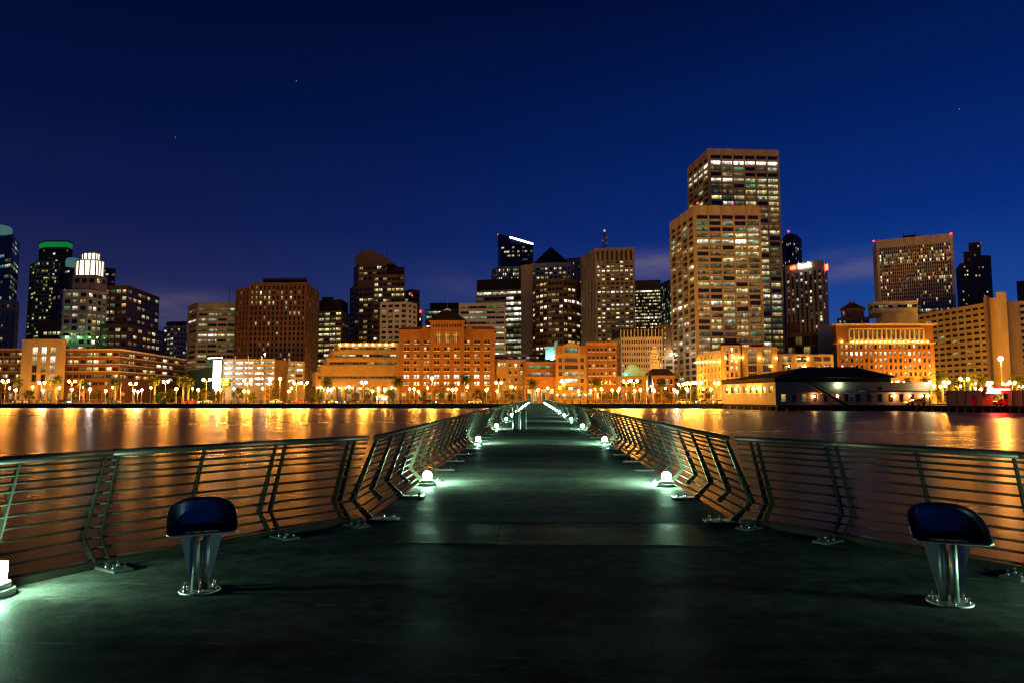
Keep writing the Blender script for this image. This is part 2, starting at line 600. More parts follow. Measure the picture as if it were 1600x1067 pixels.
def post_mesh(short=False, thick=0.016):
    """flat steel post; local x along the railing, y outward"""
    pts = [(0.0, 0.0, 0.040), (0.24, 0.25, 0.042), (-0.058, 1.02, 0.020)]
    if short:
        pts[0] = (0.085, 0.10, 0.04)
    ins, out = [], []
    for i, (o, z, hw) in enumerate(pts):
        a = Vector(pts[max(i - 1, 0)][:2])
        b = Vector(pts[min(i + 1, 2)][:2])
        if i == 1:
            nn = Vector((1, 0.16))
        else:
            d = (b - a).normalized()
            nn = Vector((d.y, -d.x))
        nn.normalize()
        ins.append(Vector((o, z)) - nn * hw)
        out.append(Vector((o, z)) + nn * hw)
    mb = MB()
    h = thick / 2
    for i in range(2):
        a, b, c, d = ins[i], out[i], out[i + 1], ins[i + 1]
        mb.face([(-h, a.x, a.y), (-h, d.x, d.y), (-h, c.x, c.y), (-h, b.x, b.y)])
        mb.face([(h, a.x, a.y), (h, b.x, b.y), (h, c.x, c.y), (h, d.x, d.y)])
        mb.face([(-h, a.x, a.y), (h, a.x, a.y), (h, d.x, d.y), (-h, d.x, d.y)])
        mb.face([(h, b.x, b.y), (-h, b.x, b.y), (-h, c.x, c.y), (h, c.x, c.y)])
    mb.face([(-h, ins[2].x, ins[2].y), (h, ins[2].x, ins[2].y), (h, out[2].x, out[2].y), (-h, out[2].x, out[2].y)])
    mb.face([(-h, ins[0].x, ins[0].y), (-h, out[0].x, out[0].y), (h, out[0].x, out[0].y), (h, ins[0].x, ins[0].y)])
    return mb.mesh('post', 'rail_paint')


POST, POST_SHORT = post_mesh(), post_mesh(True)
mb = MB()
mb.box(-0.085, 0.085, -0.36, 0.05, 0.0, 0.022)
FOOT = mb.mesh('foot_plate', 'galvanised')
mb = MB()
mb.lathe([(0.017, 0), (0.017, 0.016), (0.009, 0.018), (0.009, 0.046)], 6)
BOLT = mb.mesh('bolt', 'bolt_steel')


def foot(parent, loc, rz, bolts=True):
    fp = put('foot_plate', FOOT, parent, loc, rz)
    if bolts:
        for bx in (-0.05, 0.05):
            for by in (-0.28, -0.16):
                put('bolt', BOLT, fp, (bx, by, 0.022))
    return fp


# walkway railings
for sgn, lab in ((-1, 'long green-lit steel railing along the left side of the walkway'), (1, 'long green-lit steel railing along the right side of the walkway')):
    rl = thing('walkway_railing', lab, 'railing', (sgn * WX, 0, 0))
    rz = math.pi / 2 if sgn < 0 else -math.pi / 2          # local y (outward) -> -x / +x
    k = 0
    y = 8.86
    while y < END - 0.3:
        full = k % 2 == 0
        put('post', POST if full else POST_SHORT, rl, (0, y, 0.002), rz)
        if full:
            foot(rl, (0, y, 0.002), rz, k < 30)
        k += 1
        y += 1.0
    for z in BARS:
        mb = MB()
        mb.path([(sgn * prof(z), 8.80, z), (sgn * prof(z), END - 0.2, z)], 0.0135, 6)
        mb.build('rail_bar', 'rail_paint', rl)
    mb = MB()
    mb.path([(sgn * prof(1.05), 8.76, 1.05), (sgn * prof(1.05), END - 0.2, 1.05)], 0.033, 12)
    mb.build('handrail', 'hand_rail', rl)

# railings of the round end
for sgn, lab in ((-1, 'curved steel railing on the left of the round pier end'), (1, 'curved steel railing on the right of the round pier end')):
    rl = thing('plaza_railing', lab, 'railing', (sgn * 3.5, 7.0, 0))
    off = Vector((-sgn * 3.5, -7.0, 0))
    pts = [Vector((sgn * x, y, 0)) for x, y in JN]
    nor = []
    for a, b in zip(pts, pts[1:]):
        d = (b - a).normalized()
        nn = Vector((d.y, -d.x, 0))
        if nn.dot((a + b) / 2 - Vector((0, 3, 0))) < 0:
            nn = -nn
        nor.append(nn)
    def jnorm(i):
        if i == 0:
            return nor[0]
        if i == len(pts) - 1:
            return nor[-1]
        v = nor[i - 1] + nor[i]
        return v / (v.length_squared / 2)
    for i, (a, b) in enumerate(zip(pts, pts[1:])):
        for z in BARS + [1.05]:
            o = prof(z)
            p = a + jnorm(i) * o + Vector((0, 0, z))
            q = b + jnorm(i + 1) * o + Vector((0, 0, z))
            mb = MB()
            mb.path([p + off, q + off], 0.033 if z > 1 else 0.0135, 12 if z > 1 else 6)
            mb.build('handrail' if z > 1 else 'rail_bar', 'hand_rail' if z > 1 else 'rail_paint', rl)
        d = (b - a).normalized()
        L = (b - a).length
        rz = math.atan2(nor[i].y, nor[i].x) - math.pi / 2
        spots = [0.20 * L - 0.045, 0.20 * L + 0.045] if i == 0 else [0.06, L * 0.5]
        spots.append(L - 0.06)
        for q in spots:
            put('post', POST, rl, a + d * q + off + Vector((0, 0, 0.002)), rz)
        c = a + d * (0.2 * L) if i == 0 else b
        rzj = rz if i == 0 else math.atan2(jnorm(i + 1).y, jnorm(i + 1).x) - math.pi / 2
        foot(rl, c + off + Vector((0, 0, 0.002)), rzj)
        if i == 0:
            rzj = math.atan2(jnorm(1).y, jnorm(1).x) - math.pi / 2
            foot(rl, b + off + Vector((0, 0, 0.002)), rzj)
        mb = MB()                                         # low toe strip at the edge of the deck
        mb.bar(a + off + nor[i] * 0.0 + Vector((0, 0, 0.03)), b + off + Vector((0, 0, 0.03)), nor[i], (0, 0, 1), 0.03, 0.06)
        mb.build('toe_strip', 'rail_paint', rl)

# ---- deck lamps
lamp = thing('deck_lamp', 'lamp', 'lamp', group='low round lamps along the pier')
mb = MB()
mb.lathe([(0.155, 0), (0.155, 0.045), (0.14, 0.055)], 20)
mb.build('foot', 'lamp_body', lamp)
mb = MB()
mb.lathe([(0.118, 0.055), (0.122, 0.06), (0.118, 0.10), (0.07, 0.108)], 20)
mb.build('drum', 'lamp_body', lamp)
mb = MB()
mb.lathe([(0.05, 0.109), (0.068, 0.130), (0.078, 0.158), (0.079, 0.18), (0.073, 0.207), (0.058, 0.23), (0.036, 0.246)], 14)
mb.build('lens', DECK_LENS, lamp)
mb = MB()
mb.lathe([(0.038, 0.2465), (0.042, 0.252), (0.030, 0.259), (0.012, 0.262)], 16)
mb.build('cap', 'lamp_body', lamp)
note_kids(lamp)
c = G(-9, 930)
lamp.location = (c.x - 0.02, c.y, 0)
lamp['label'] = 'round deck lamp cut off by the left edge of the picture'
rim = dup(lamp, (4.62, 5.05, 0), label='round deck lamp on the right rim of the round pier end')
for o_, a0 in ((lamp, math.radians(143)), (rim, math.radians(37))):       # added hoods that the lamps lack, to keep light off the railing
    mb = MB()
    for k in range(10):
        t0, t1 = a0 + math.radians(-85 + 17 * k), a0 + math.radians(-85 + 17 * (k + 1))
        mb.hexa([(0.093 * math.cos(t0), 0.093 * math.sin(t0), 0.10), (0.100 * math.cos(t0), 0.100 * math.sin(t0), 0.10), (0.100 * math.cos(t1), 0.100 * math.sin(t1), 0.10), (0.093 * math.cos(t1), 0.093 * math.sin(t1), 0.10),
                 (0.093 * math.cos(t0), 0.093 * math.sin(t0), 0.25), (0.100 * math.cos(t0), 0.100 * math.sin(t0), 0.25), (0.100 * math.cos(t1), 0.100 * math.sin(t1), 0.25), (0.093 * math.cos(t1), 0.093 * math.sin(t1), 0.25)])
    mb.build('added_shield', 'lamp_body', o_)
for k in range(17):
    y = 12.3 + 10.85 * k
    if y > END - 1:
        break
    for sx, sd in ((-1, 'left'), (1, 'right')):
        dup(lamp, (sx * 2.12, y, 0), label=f'{ORD[k]} glowing lamp down the {sd} side of the walkway, counted from the camera')

# ---- swivel stools
def steel(name, base, rough):
    m, t = newmat(name)
    pos = t.n('ShaderNodeTexCoord').outputs['Object']
    v = t.n('ShaderNodeVectorMath', {0: pos, 1: (3, 3, 60)}, operation='MULTIPLY').outputs[0]
    sm = t.noise(pos, 9, 5.0, 0.65)
    r = t.math('ADD', t.mapr(t.noise(v, 4, 3.0), 0.3, 0.7, rough - 0.08, rough + 0.06), t.mapr(sm, 0.42, 0.68, 0.0, 0.22))
    p = t.n('ShaderNodeBsdfPrincipled', {'Base Color': (*base, 1), 'Metallic': 0.95, 'Roughness': r})
    t.n('ShaderNodeOutputMaterial', {0: p.outputs[0]})


steel('brushed_steel', (0.34, 0.35, 0.33), 0.44)
steel('shell_steel', (0.105, 0.12, 0.15), 0.30)


wallmat('gusset_steel', (0.34, 0.36, 0.34), 0.45, 0.2, 8.0, metal=0.35)


def stool(loc, rz, label):
    t = thing('swivel_stool', label, 'stool', loc, rz, 'swivel stools on the pier end')
    mb = MB()
    mb.lathe([(0.156, 0), (0.159, 0.008), (0.154, 0.016)], 28)
    bs = mb.build('base_plate', 'brushed_steel', t)
    for k in range(6):
        a = math.pi / 6 + k * math.pi / 3
        put('bolt', BOLT, bs, (0.125 * math.cos(a), 0.125 * math.sin(a), 0.016))
    for x in (-0.038, 0.038):
        mb = MB()
        mb.path([(x, 0, 0.014), (x, 0, 0.47)], 0.028, 16)
        mb.build('pillar', 'brushed_steel', t)
    for sx in (-1, 1):
        mb = MB()
        A, B, C, D = (0.064, 0.06), (0.068, 0.06), (0.165, 0.47), (0.062, 0.47)
        h = 0.004
        f = [(sx * p[0], -h, p[1]) for p in (A, B, C, D)]
        g = [(sx * p[0], h, p[1]) for p in (A, B, C, D)]
        if sx < 0:
            f, g = g, f
        mb.face(f)
        mb.face(g[::-1])
        for i in range(4):
            j = (i + 1) % 4
            mb.face([f[i], g[i], g[j], f[j]])
        mb.build('gusset', 'gusset_steel', t)
    # the shell: flat pan with a slot, and a wrap-round back
    mb = MB()
    N = 36
    zp = 0.485
    cols = []
    for i in range(N + 1):
        s = i / N
        a = math.pi * s
        ca, sa = math.cos(a), math.sin(a)
        x = 0.228 * math.copysign(abs(ca) ** 0.55, ca)
        y = -0.19 + 0.36 * abs(sa) ** 0.75
        hgt = 0.235 * abs(sa) ** 0.62
        nx, ny = ca, sa * 0.9
        col = []
        for k in range(7):
            u = k / 6
            col.append((x * 0.985, -0.195 + (y + 0.195) * u, zp - 0.012 * math.sin(math.pi * u)))
        for k in range(1, 6):
            u = k / 5
            r = 0.045
            lift = (1 - math.cos(u * math.pi / 2)) * min(r, hgt)
            out = math.sin(u * math.pi / 2) * r * 0.7
            col.append((x + nx * out, y + ny * out, zp + lift))
        x2, y2, z2 = col[-1]
        for k in range(1, 7):
            u = k / 6
            rest = max(hgt - 0.045, 0.002)
            col.append((x2 + nx * 0.035 * u * (rest / 0.24), y2 + ny * 0.05 * u * (rest / 0.24), z2 + rest * u))
        cols.append(col)
    base = len(mb.v)
    K = len(cols[0])
    for c_ in cols:
        mb.v += c_
    for i in range(N):
        for k in range(K - 1):
            xm = (cols[i][k][0] + cols[i + 1][k][0]) / 2
            if k in (1, 2) and abs(xm) < 0.13:
                continue                              # drain slot in the pan
            q = base + i * K + k
            mb.f.append((q, q + 1, q + K + 1, q + K))
            mb.m.append(0)
            mb.sm.append(True)
    o = mb.build('seat_shell', 'shell_steel', t)
    so = o.modifiers.new('thick', 'SOLIDIFY')
    so.thickness = 0.009
    so.offset = 1.0
    mb = MB()
    mb.path([(-0.256, -0.185, zp + 0.012), (-0.226, -0.196, zp - 0.004), (0.226, -0.196, zp - 0.004), (0.256, -0.185, zp + 0.012)], 0.007, 8)
    mb.build('front_rim', 'gusset_steel', t)
    return t


c = G(312, 922)
stool((c.x, c.y, 0.0), math.radians(28), 'dark blue swivel stool left of the walkway')
c = G(1484, 941)
stool((c.x, c.y, 0.0), math.radians(-18), 'dark blue swivel stool right of the walkway')

# ---- litter bins, benches and gate pillars on the walkway
wallmat('bin_metal', (0.045, 0.06, 0.058), 0.35, 0.2, 5.0, metal=0.5)
wallmat('bin_dark', (0.02, 0.022, 0.022), 0.5, 0.2, 5.0)


def bin_(loc, r, h, label):
    t = thing('litter_bin', label, 'litter bin', loc, 0, 'litter bins on the walkway')
    mb = MB()
    mb.lathe([(r * 0.86, 0), (r * 0.86, h * 0.9)], 20)
    mb.build('liner', 'bin_dark', t)
    sm = MB()
    sm.box(-0.018, 0.018, -0.006, 0.006, 0.03, h * 0.9)
    sl = sm.mesh('slat', 'bin_metal')
    for k in range(22):
        a = 2 * math.pi * k / 22
        put('slat', sl, t, (r * 0.95 * math.cos(a), r * 0.95 * math.sin(a), 0), a + math.pi / 2)
    for z in (0.03, h * 0.86):
        mb = MB()
        mb.lathe([(r * 0.9, z), (r, z), (r, z + 0.05), (r * 0.9, z + 0.05)], 20)
        mb.build('hoop', 'bin_metal', t)
    mb = MB()
    mb.lathe([(r * 1.02, h * 0.92), (r * 1.02, h * 0.95), (r * 0.75, h), (r * 0.55, h), (r * 0.5, h * 0.93)], 20)
    mb.build('lid', 'bin_metal', t)


bin_((-1.14, 33.3, 0), 0.165, 0.88, 'shorter dark litter bin on the left of the walkway')
bin_((-0.79, 33.5, 0), 0.165, 0.95, 'taller dark litter bin nearer the middle of the walkway')


def bench(loc, label):
    t = thing('bench', label, 'bench', loc, 0, 'benches on the left of the walkway')
    for k in range(5):
        mb = MB()
        mb.box(-0.22 + k * 0.1, -0.14 + k * 0.1, -0.9, 0.9, 0.43, 0.46)
        mb.build('seat_slat', 'rail_paint', t)
    for k in range(4):
        mb = MB()
        mb.box(-0.27 - k * 0.025, -0.245 - k * 0.025, -0.9, 0.9, 0.5 + k * 0.1, 0.58 + k * 0.1)
        mb.build('back_slat', 'rail_paint', t)
    for y in (-0.8, 0.8):
        mb = MB()
        mb.path([(0.22, y, 0), (0.2, y, 0.42), (-0.24, y, 0.42), (-0.36, y, 0.9)], 0.022, 6)
        mb.path([(-0.24, y, 0), (-0.22, y, 0.42)], 0.022, 6)
        mb.build('side_frame', 'galvanised', t)


bench((-1.45, 46.5, 0), 'nearer steel bench behind the litter bins')
bench((-1.45, 58.5, 0), 'farther steel bench behind the litter bins')
wallmat('gate_stone', (0.16, 0.14, 0.12), 0.8, 0.2, 1.0)
for sx, sd in ((-1, 'left'), (1, 'right')):
    t = thing('gate_pillar', f'dark {sd} pillar at the shore end of the pier', 'pillar', (sx * 2.05, END + 2.5, -0.2), 0, 'gate pillars')
    mb = MB()
    mb.box(-0.4, 0.4, -0.4, 0.4, 0, 2.75)
    mb.build('shaft', 'gate_stone', t)
    mb = MB()
    mb.box(-0.48, 0.48, -0.48, 0.48, 2.752, 2.95)
    mb.build('cap', 'gate_stone', t)

# =================================================================== THE CITY
# wall materials; the pink glow on the restaurant wall is put into the mauve
for nm, c in (('concrete_tan', (0.47, 0.385, 0.235)), ('concrete_grey', (0.32, 0.285, 0.21)), ('concrete_pale', (0.58, 0.50, 0.37)), ('stone_cream', (0.36, 0.28, 0.17)),
              ('brick_red', (0.15, 0.06, 0.026)), ('brick_dark', (0.17, 0.08, 0.045)), ('brick_orange', (0.15, 0.066, 0.02)), ('brown_granite', (0.17, 0.09, 0.042)),
              ('stucco_yellow', (0.235, 0.145, 0.055)), ('stucco_tan', (0.22, 0.14, 0.07)), ('stucco_orange', (0.23, 0.10, 0.035)), ('white_panel', (0.54, 0.50, 0.39)),
              ('dark_cladding', (0.045, 0.045, 0.05)), ('blue_glass_wall', (0.02, 0.035, 0.07)), ('roof_dark', (0.03, 0.026, 0.024)), ('roof_tile', (0.10, 0.045, 0.03)),
              ('brown_tower', (0.16, 0.105, 0.06)), ('slate_tower', (0.11, 0.088, 0.065)), ('green_paint', (0.06, 0.13, 0.09)), ('copper_green', (0.20, 0.42, 0.36)),
              ('mauve_glow_wood', (0.34, 0.18, 0.145)), ('trim_white', (0.62, 0.58, 0.50)), ('steel_dark', (0.06, 0.06, 0.06)), ('hotel_concrete', (0.46, 0.36, 0.22))):
    wallmat(nm, c, 0.82 if 'glass' not in nm else 0.2, spec=0.05 if 'roof' in nm else 0.25)

WCOUNT = {}
STUFF = {}          # building -> MB of windows past the limit or too small to pick apart
GK = ['dark', 'dim', 'dimg', 'warm', 'yellow', 'cool', 'green', 'white', 'hot', 'orange', 'teal', 'red']
GMATS = ['glass_' + k for k in GK] + ['window_frame']
PANES = {}


def pane_mesh(w, h, mull):
    key = (round(w, 2), round(h, 2), mull)
    if key not in PANES:
        mb = MB()
        mb.face([(-w / 2, 0, -h / 2), (w / 2, 0, -h / 2), (w / 2, 0, h / 2), (-w / 2, 0, h / 2)], 0)
        t = min(0.09, w * 0.06)
        for k in range(mull):
            x = -w / 2 + w * (k + 1) / (mull + 1)
            mb.box(x - t / 2, x + t / 2, -0.08, -0.005, -h / 2, h / 2, 1)
        mb.box(-w / 2, w / 2, -0.10, -0.005, -h / 2, -h / 2 + t, 1)
        mb.box(-w / 2, w / 2, -0.10, -0.005, h / 2 - t, h / 2, 1)
        PANES[key] = mb.mesh('window', ['glass_dark', 'window_frame'])
    return PANES[key]


def pal(**kw):
    return list(kw.keys()), list(kw.values())


PAL = {
    'office': pal(dark=40, dim=12, dimg=14, cool=11, warm=10, yellow=10, green=3, white=5),
    'sparse': pal(dark=72, dim=8, dimg=6, cool=4, warm=6, yellow=3, white=2),
    'vsparse': pal(dark=88, dim=4, warm=4, yellow=2, cool=2),
    'home': pal(dark=74, dim=8, warm=10, yellow=5, white=3),
    'bright': pal(dark=18, dimg=8, yellow=40, warm=14, white=18, cool=8),
    'greenish': pal(dark=34, dimg=26, green=10, cool=22, white=8),
    'gold': pal(dark=36, dim=10, warm=16, yellow=28, white=10),
    'hotlit': pal(hot=70, white=30),
    'lit': pal(white=55, hot=25, yellow=20),
    'dark': pal(dark=100),
    'tower': pal(dark=16, dim=22, dimg=16, cool=8, warm=14, yellow=16, green=2, white=4),
    'rowlit': pal(white=40, cool=20, yellow=25, hot=15),
    'teal': pal(dark=62, teal=16, dimg=16, cool=6),
    'half': pal(dark=38, dim=22, yellow=20, warm=8, white=12),
}


def pick(p):
    return random.choices(p[0], p[1])[0]


def win(root, c, n, w, h, key, big=False, mull=None):
    """one window pane: centre c, outward normal n"""
    k = WCOUNT.get(root.name, 0)
    if (not big) and k < 300:
        WCOUNT[root.name] = k + 1
        m = mull if mull is not None else (2 if w > 4.2 else 1 if w > 1.5 else 0)
        me = pane_mesh(w, h, m)
        o = put('window', me, root, c, math.atan2(n.y, n.x) + math.pi / 2)
        if key != 'dark':
            o.material_slots[0].link = 'OBJECT'
            o.material_slots[0].material = MAT['glass_' + key]
    else:
        mb = STUFF.setdefault(root.name, (root, MB()))[1]
        d = Vector((-n.y, n.x, 0)) * (w / 2)
        u = Vector((0, 0, h / 2))
        mb.face([c - d - u, c + d - u, c + d + u, c - d + u], GK.index(key))


def wallface(mb, a, b, z0, z1, mi=0):
    if z1 - z0 > 1e-4 and (b - a).length > 1e-4:
        mb.face([(a.x, a.y, z0), (b.x, b.y, z0), (b.x, b.y, z1), (a.x, a.y, z1)], mi)


def facade(root, mb, a, b, z0, z1, nx=6, fh=3.5, fw=0.7, fr=0.55, top=1.0, mx=0.4, stop=None, rows=None, p='office', rec=0.35, rowp=0.0, pair=False,
           small=False, rowpal=None, sill=False, mull=None, fixed=None, voff=0.0):
    """wall from a to b with a real opening, reveal and pane for every window. fixed: {row: palette}"""
    a, b = Vector((a[0], a[1], 0)), Vector((b[0], b[1], 0))
    d = (b - a)
    L = d.length
    d.normalize()
    n = Vector((d.y, -d.x, 0))
    lim = z0 + 0.3 if stop is None else max(stop, z0 + 0.3)
    nr = int((z1 - top - lim) / fh + 1e-6)
    if rows is not None:
        nr = min(nr, rows)
    bw = (L - 2 * mx) / nx
    ww = bw * fw
    wh = fh * fr
    zc = z1
    for r in range(nr):
        zt = z1 - top - r * fh - (fh - wh) / 2 + voff
        zb = zt - wh
        wallface(mb, a, b, zt, zc)
        zc = zb
        rp = PAL[rowpal or 'rowlit'] if R() < rowp else PAL[p]
        if fixed and r in fixed:
            rp = PAL[fixed[r]]
        x = 0.0
        for i in range(nx):
            c0 = mx + (i + 0.5) * bw
            spans = [(c0 - ww / 2, c0 + ww / 2)] if not pair else [(c0 - ww / 2, c0 - ww * 0.08), (c0 + ww * 0.08, c0 + ww / 2)]
            for s0, s1 in spans:
                wallface(mb, a + d * x, a + d * s0, zb, zt)
                x = s1
                p0, p1 = a + d * s0, a + d * s1
                q0, q1 = p0 - n * rec, p1 - n * rec
                mb.face([(p0.x, p0.y, zb), (p1.x, p1.y, zb), (q1.x, q1.y, zb), (q0.x, q0.y, zb)])
                mb.face([(q0.x, q0.y, zt), (q1.x, q1.y, zt), (p1.x, p1.y, zt), (p0.x, p0.y, zt)])
                mb.face([(p0.x, p0.y, zb), (q0.x, q0.y, zb), (q0.x, q0.y, zt), (p0.x, p0.y, zt)])
                mb.face([(q1.x, q1.y, zb), (p1.x, p1.y, zb), (p1.x, p1.y, zt), (q1.x, q1.y, zt)])
                cc = (q0 + q1) / 2
                win(root, Vector((cc.x, cc.y, (zb + zt) / 2)), n, s1 - s0, wh, pick(rp), small, mull)
                if sill:
                    e = a + d * ((s0 + s1) / 2) + n * 0.07 + Vector((0, 0, zb - 0.10))
                    mb.bar(e - d * ((s1 - s0) / 2 + 0.15), e + d * ((s1 - s0) / 2 + 0.15), n, (0, 0, 1), 0.16, 0.16, 1)
        wallface(mb, a + d * x, b, zb, zt)
    wallface(mb, a, b, z0, zc)


def footprint(chain, py, depth):
    """visible corners (pixel, depth) -> ground points, closed off behind"""
    pts = []
    for q in chain:
        px, Y = q[0], q[1]
        v = P(px, q[2] if len(q) > 2 else py, Y)
        pts.append(Vector((v.x, v.y, 0)))
    o = Vector((CAM.x, CAM.y, 0))
    back = [p + (p - o).normalized() * depth for p in (pts[-1], pts[0])]
    return pts, back


def mass(root, chain, top, wall, specs=(), depth=18.0, base=None, ref=0, name='wall', trim='trim_white'):
    """one block of a building. top/base: pixel rows at chain[ref]"""
    pts, back = footprint(chain, top, depth)
    q = chain[ref]
    z1 = P(q[0], top, q[1]).z
    z0 = GZ - 0.13 if base is None else P(q[0], base, q[1]).z
    mb = MB()
    n = len(pts)
    for i in range(n - 1):
        sp = specs[i] if i < len(specs) else None
        if sp:
            sp = dict(sp)
            for k in ('fh', 'top'):
                if k in sp:
                    sp[k] = sp[k] * q[1] / FPX            # pixels -> metres at this depth
            if 'stop' in sp:
                sp['stop'] = P(q[0], sp['stop'], q[1]).z
            facade(root, mb, pts[i], pts[i + 1], z0, z1, **sp)
        else:
            wallface(mb, pts[i], pts[i + 1], z0, z1)
    ring = pts + back
    for i in range(n - 1, len(ring)):
        wallface(mb, ring[i], ring[(i + 1) % len(ring)], z0, z1)
    mb.face([(p.x, p.y, z1) for p in ring])
    mb.build(name, [wall, trim], root)
    return pts, back, z0, z1


def bldg(name, label, chain, top, wall, specs=(), **kw):
    p = P(chain[0][0], 628, chain[0][1])
    t = thing(name, label, 'building')
    r = mass(t, chain, top, wall, specs, **kw)
    return t, r


def cornice(root, pts, z, h, out, wall, name='cornice'):
    """projecting band along the visible sides"""
    mb = MB()
    for a, b in zip(pts, pts[1:]):
        d = (b - a).normalized()
        n = Vector((d.y, -d.x, 0))
        c = n * (out / 2 - 0.05)
        mb.bar(a - d * out * 0.5 + c + Vector((0, 0, z)), b + d * out * 0.5 + c + Vector((0, 0, z)), n, (0, 0, 1), out + 0.1, h)
    return mb.build(name, wall, root)


def hip(root, pts4, z, h, wall, name='roof', inset=0.5, over=0.0):
    """hip or pyramid roof over four ground points"""
    c = sum(pts4, Vector()) / 4
    e = [p + (p - c).normalized() * over for p in pts4]
    r = [c + (p - c) * (1 - inset) for p in pts4]
    mb = MB()
    for i in range(4):
        j = (i + 1) % 4
        mb.face([(e[i].x, e[i].y, z), (e[j].x, e[j].y, z), (r[j].x, r[j].y, z + h), (r[i].x, r[i].y, z + h)])
    mb.face([(p.x, p.y, z + h) for p in r])
    mb.face([(p.x, p.y, z) for p in reversed(e)])
    return mb.build(name, wall, root)


def beacon(root, px, py, Y, r=0.55, mat=None):
    mb = MB()
    p = P(px, py, Y)
    mb.ball(p, r, 8, 5)
    mb.build('beacon', mat or BEACON, root)


def mast(root, px, py0, py1, Y, r=0.25, name='mast'):
    mb = MB()
    a, b = P(px, py1, Y), P(px, py0, Y)
    b.x = a.x
    mb.path([a, b], [r, r * 0.4], 6)
    mb.build(name, 'steel_dark', root)


def W(**k):
    return k


# ---- far left
t, r = bldg('glass_tower', 'dark glass tower cut off by the left edge with pale teal crown', [(-40, 630), (20, 600), (32, 640)], 366, 'blue_glass_wall',
            [W(nx=6, fh=8.8, fw=0.9, fr=0.6, top=3, p='teal', rec=0.25, stop=530), W(nx=3, fh=8.8, fw=0.85, fr=0.6, top=3, p='teal', rec=0.25, stop=530)], ref=1, depth=40)
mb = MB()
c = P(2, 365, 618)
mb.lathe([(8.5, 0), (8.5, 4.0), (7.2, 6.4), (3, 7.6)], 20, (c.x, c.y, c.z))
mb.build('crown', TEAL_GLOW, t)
bldg('beige_tower', 'beige stone apartment tower at the left edge below the glass tower', [(-30, 470), (26, 455), (31, 478)], 468, 'concrete_tan',
     [W(nx=7, fh=10.5, fw=0.42, fr=0.5, top=5, p='home', rec=0.3), W(nx=1, fh=10.5, fw=0.5, fr=0.5, top=5, p='home')], ref=1)
t, r = bldg('round_tower', 'dark banded tower with glowing green crown', [(47, 660), (58, 640), (90, 640), (100, 652)], 408, 'concrete_grey',
            [W(nx=3, fh=5.9, fw=0.98, fr=0.62, top=2, p='sparse', small=True, rec=0.8), W(nx=9, fh=5.9, fw=0.98, fr=0.62, top=2, p='sparse', small=True, rec=0.8),
             W(nx=3, fh=5.9, fw=0.98, fr=0.62, top=2, p='vsparse', small=True, rec=0.8)], ref=1, depth=30)
mass(t, [(61, 652), (70, 645), (104, 645), (114, 655)], 387, 'slate_tower',
     [W(nx=3, fh=5.9, fw=0.98, fr=0.62, top=2, p='vsparse', small=True, rec=0.8), W(nx=8, fh=5.9, fw=0.98, fr=0.62, top=2, p='vsparse', small=True, rec=0.8),
      W(nx=3, fh=5.9, fw=0.98, fr=0.62, top=2, p='vsparse', small=True, rec=0.8)], ref=1, depth=30, name='upper_wall')
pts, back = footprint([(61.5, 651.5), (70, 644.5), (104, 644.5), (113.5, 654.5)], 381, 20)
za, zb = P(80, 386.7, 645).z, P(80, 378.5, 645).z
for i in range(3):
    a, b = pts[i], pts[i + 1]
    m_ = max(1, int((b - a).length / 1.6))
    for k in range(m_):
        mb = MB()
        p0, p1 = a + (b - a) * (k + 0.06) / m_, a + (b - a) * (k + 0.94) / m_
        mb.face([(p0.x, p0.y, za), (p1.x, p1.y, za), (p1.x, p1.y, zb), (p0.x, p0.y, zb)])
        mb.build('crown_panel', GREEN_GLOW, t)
cornice(t, pts, zb + 0.6, 1.1, 0.8, 'slate_tower', 'crown_rim')
t, r = bldg('teal_capped_tower', 'dark tower with small teal cap behind the lantern building', [(104, 600), (128, 590), (181, 600)], 417, 'slate_tower',
            [W(nx=5, fh=5.9, fw=0.9, fr=0.55, top=2, p='vsparse', small=True), W(nx=10, fh=5.9, fw=0.9, fr=0.55, top=2, p='vsparse', small=True)], ref=1, depth=20)
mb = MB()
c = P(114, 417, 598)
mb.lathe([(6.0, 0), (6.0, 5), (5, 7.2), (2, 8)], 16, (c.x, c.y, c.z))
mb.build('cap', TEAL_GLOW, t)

# ---- the lantern building
t = thing('lantern_building', 'brick office block with white corner tower and glowing lantern on top', 'building')
brk = W(nx=4, fh=11.3, fw=0.78, fr=0.5, top=4, p='office', rec=0.3, stop=545)
brk2 = W(nx=7, fh=11.3, fw=0.74, fr=0.5, top=4, p='office', rec=0.3, stop=545)
mass(t, [(82, 420), (96, 412)], 447, 'brick_dark', [W(nx=2, fh=11.3, fw=0.7, fr=0.5, top=4, p='sparse')], depth=12, name='left_wing')
mass(t, [(163, 414), (200, 412), (250, 463)], 446, 'brick_dark', [brk, brk2], ref=1, depth=25, name='right_wing')
mass(t, [(159, 400), (200, 399), (258, 450)], 506, 'brick_dark', [brk, W(nx=8, fh=11.3, fw=0.78, fr=0.5, top=3, p='half', rec=0.3, stop=548)], ref=1, depth=8, name='lower_wing')
mass(t, [(60, 404), (97, 400)], 502, 'brick_dark', [W(nx=5, fh=11.0, fw=0.78, fr=0.5, top=4, p='sparse')], depth=8, name='side_wing')
wht = dict(fh=10.8, fw=0.72, fr=0.6, top=3, rec=0.35)
pts, bk, z0, z1 = mass(t, [(94, 408), (99, 399), (138, 399), (168, 412)], 453, 'white_panel', [W(nx=1, p='dark', **wht), W(nx=3, p='office', **wht), W(nx=4, p='office', **wht)], ref=1, depth=10, name='tower_wall')
cornice(t, pts, z1 - 0.3, 0.7, 0.6, 'trim_white')
cornice(t, pts, P(110, 490, 399).z, 0.8, 0.5, 'trim_white', 'string_course')
cornice(t, pts, P(110, 526, 399).z, 0.9, 0.7, 'trim_white', 'string_course')
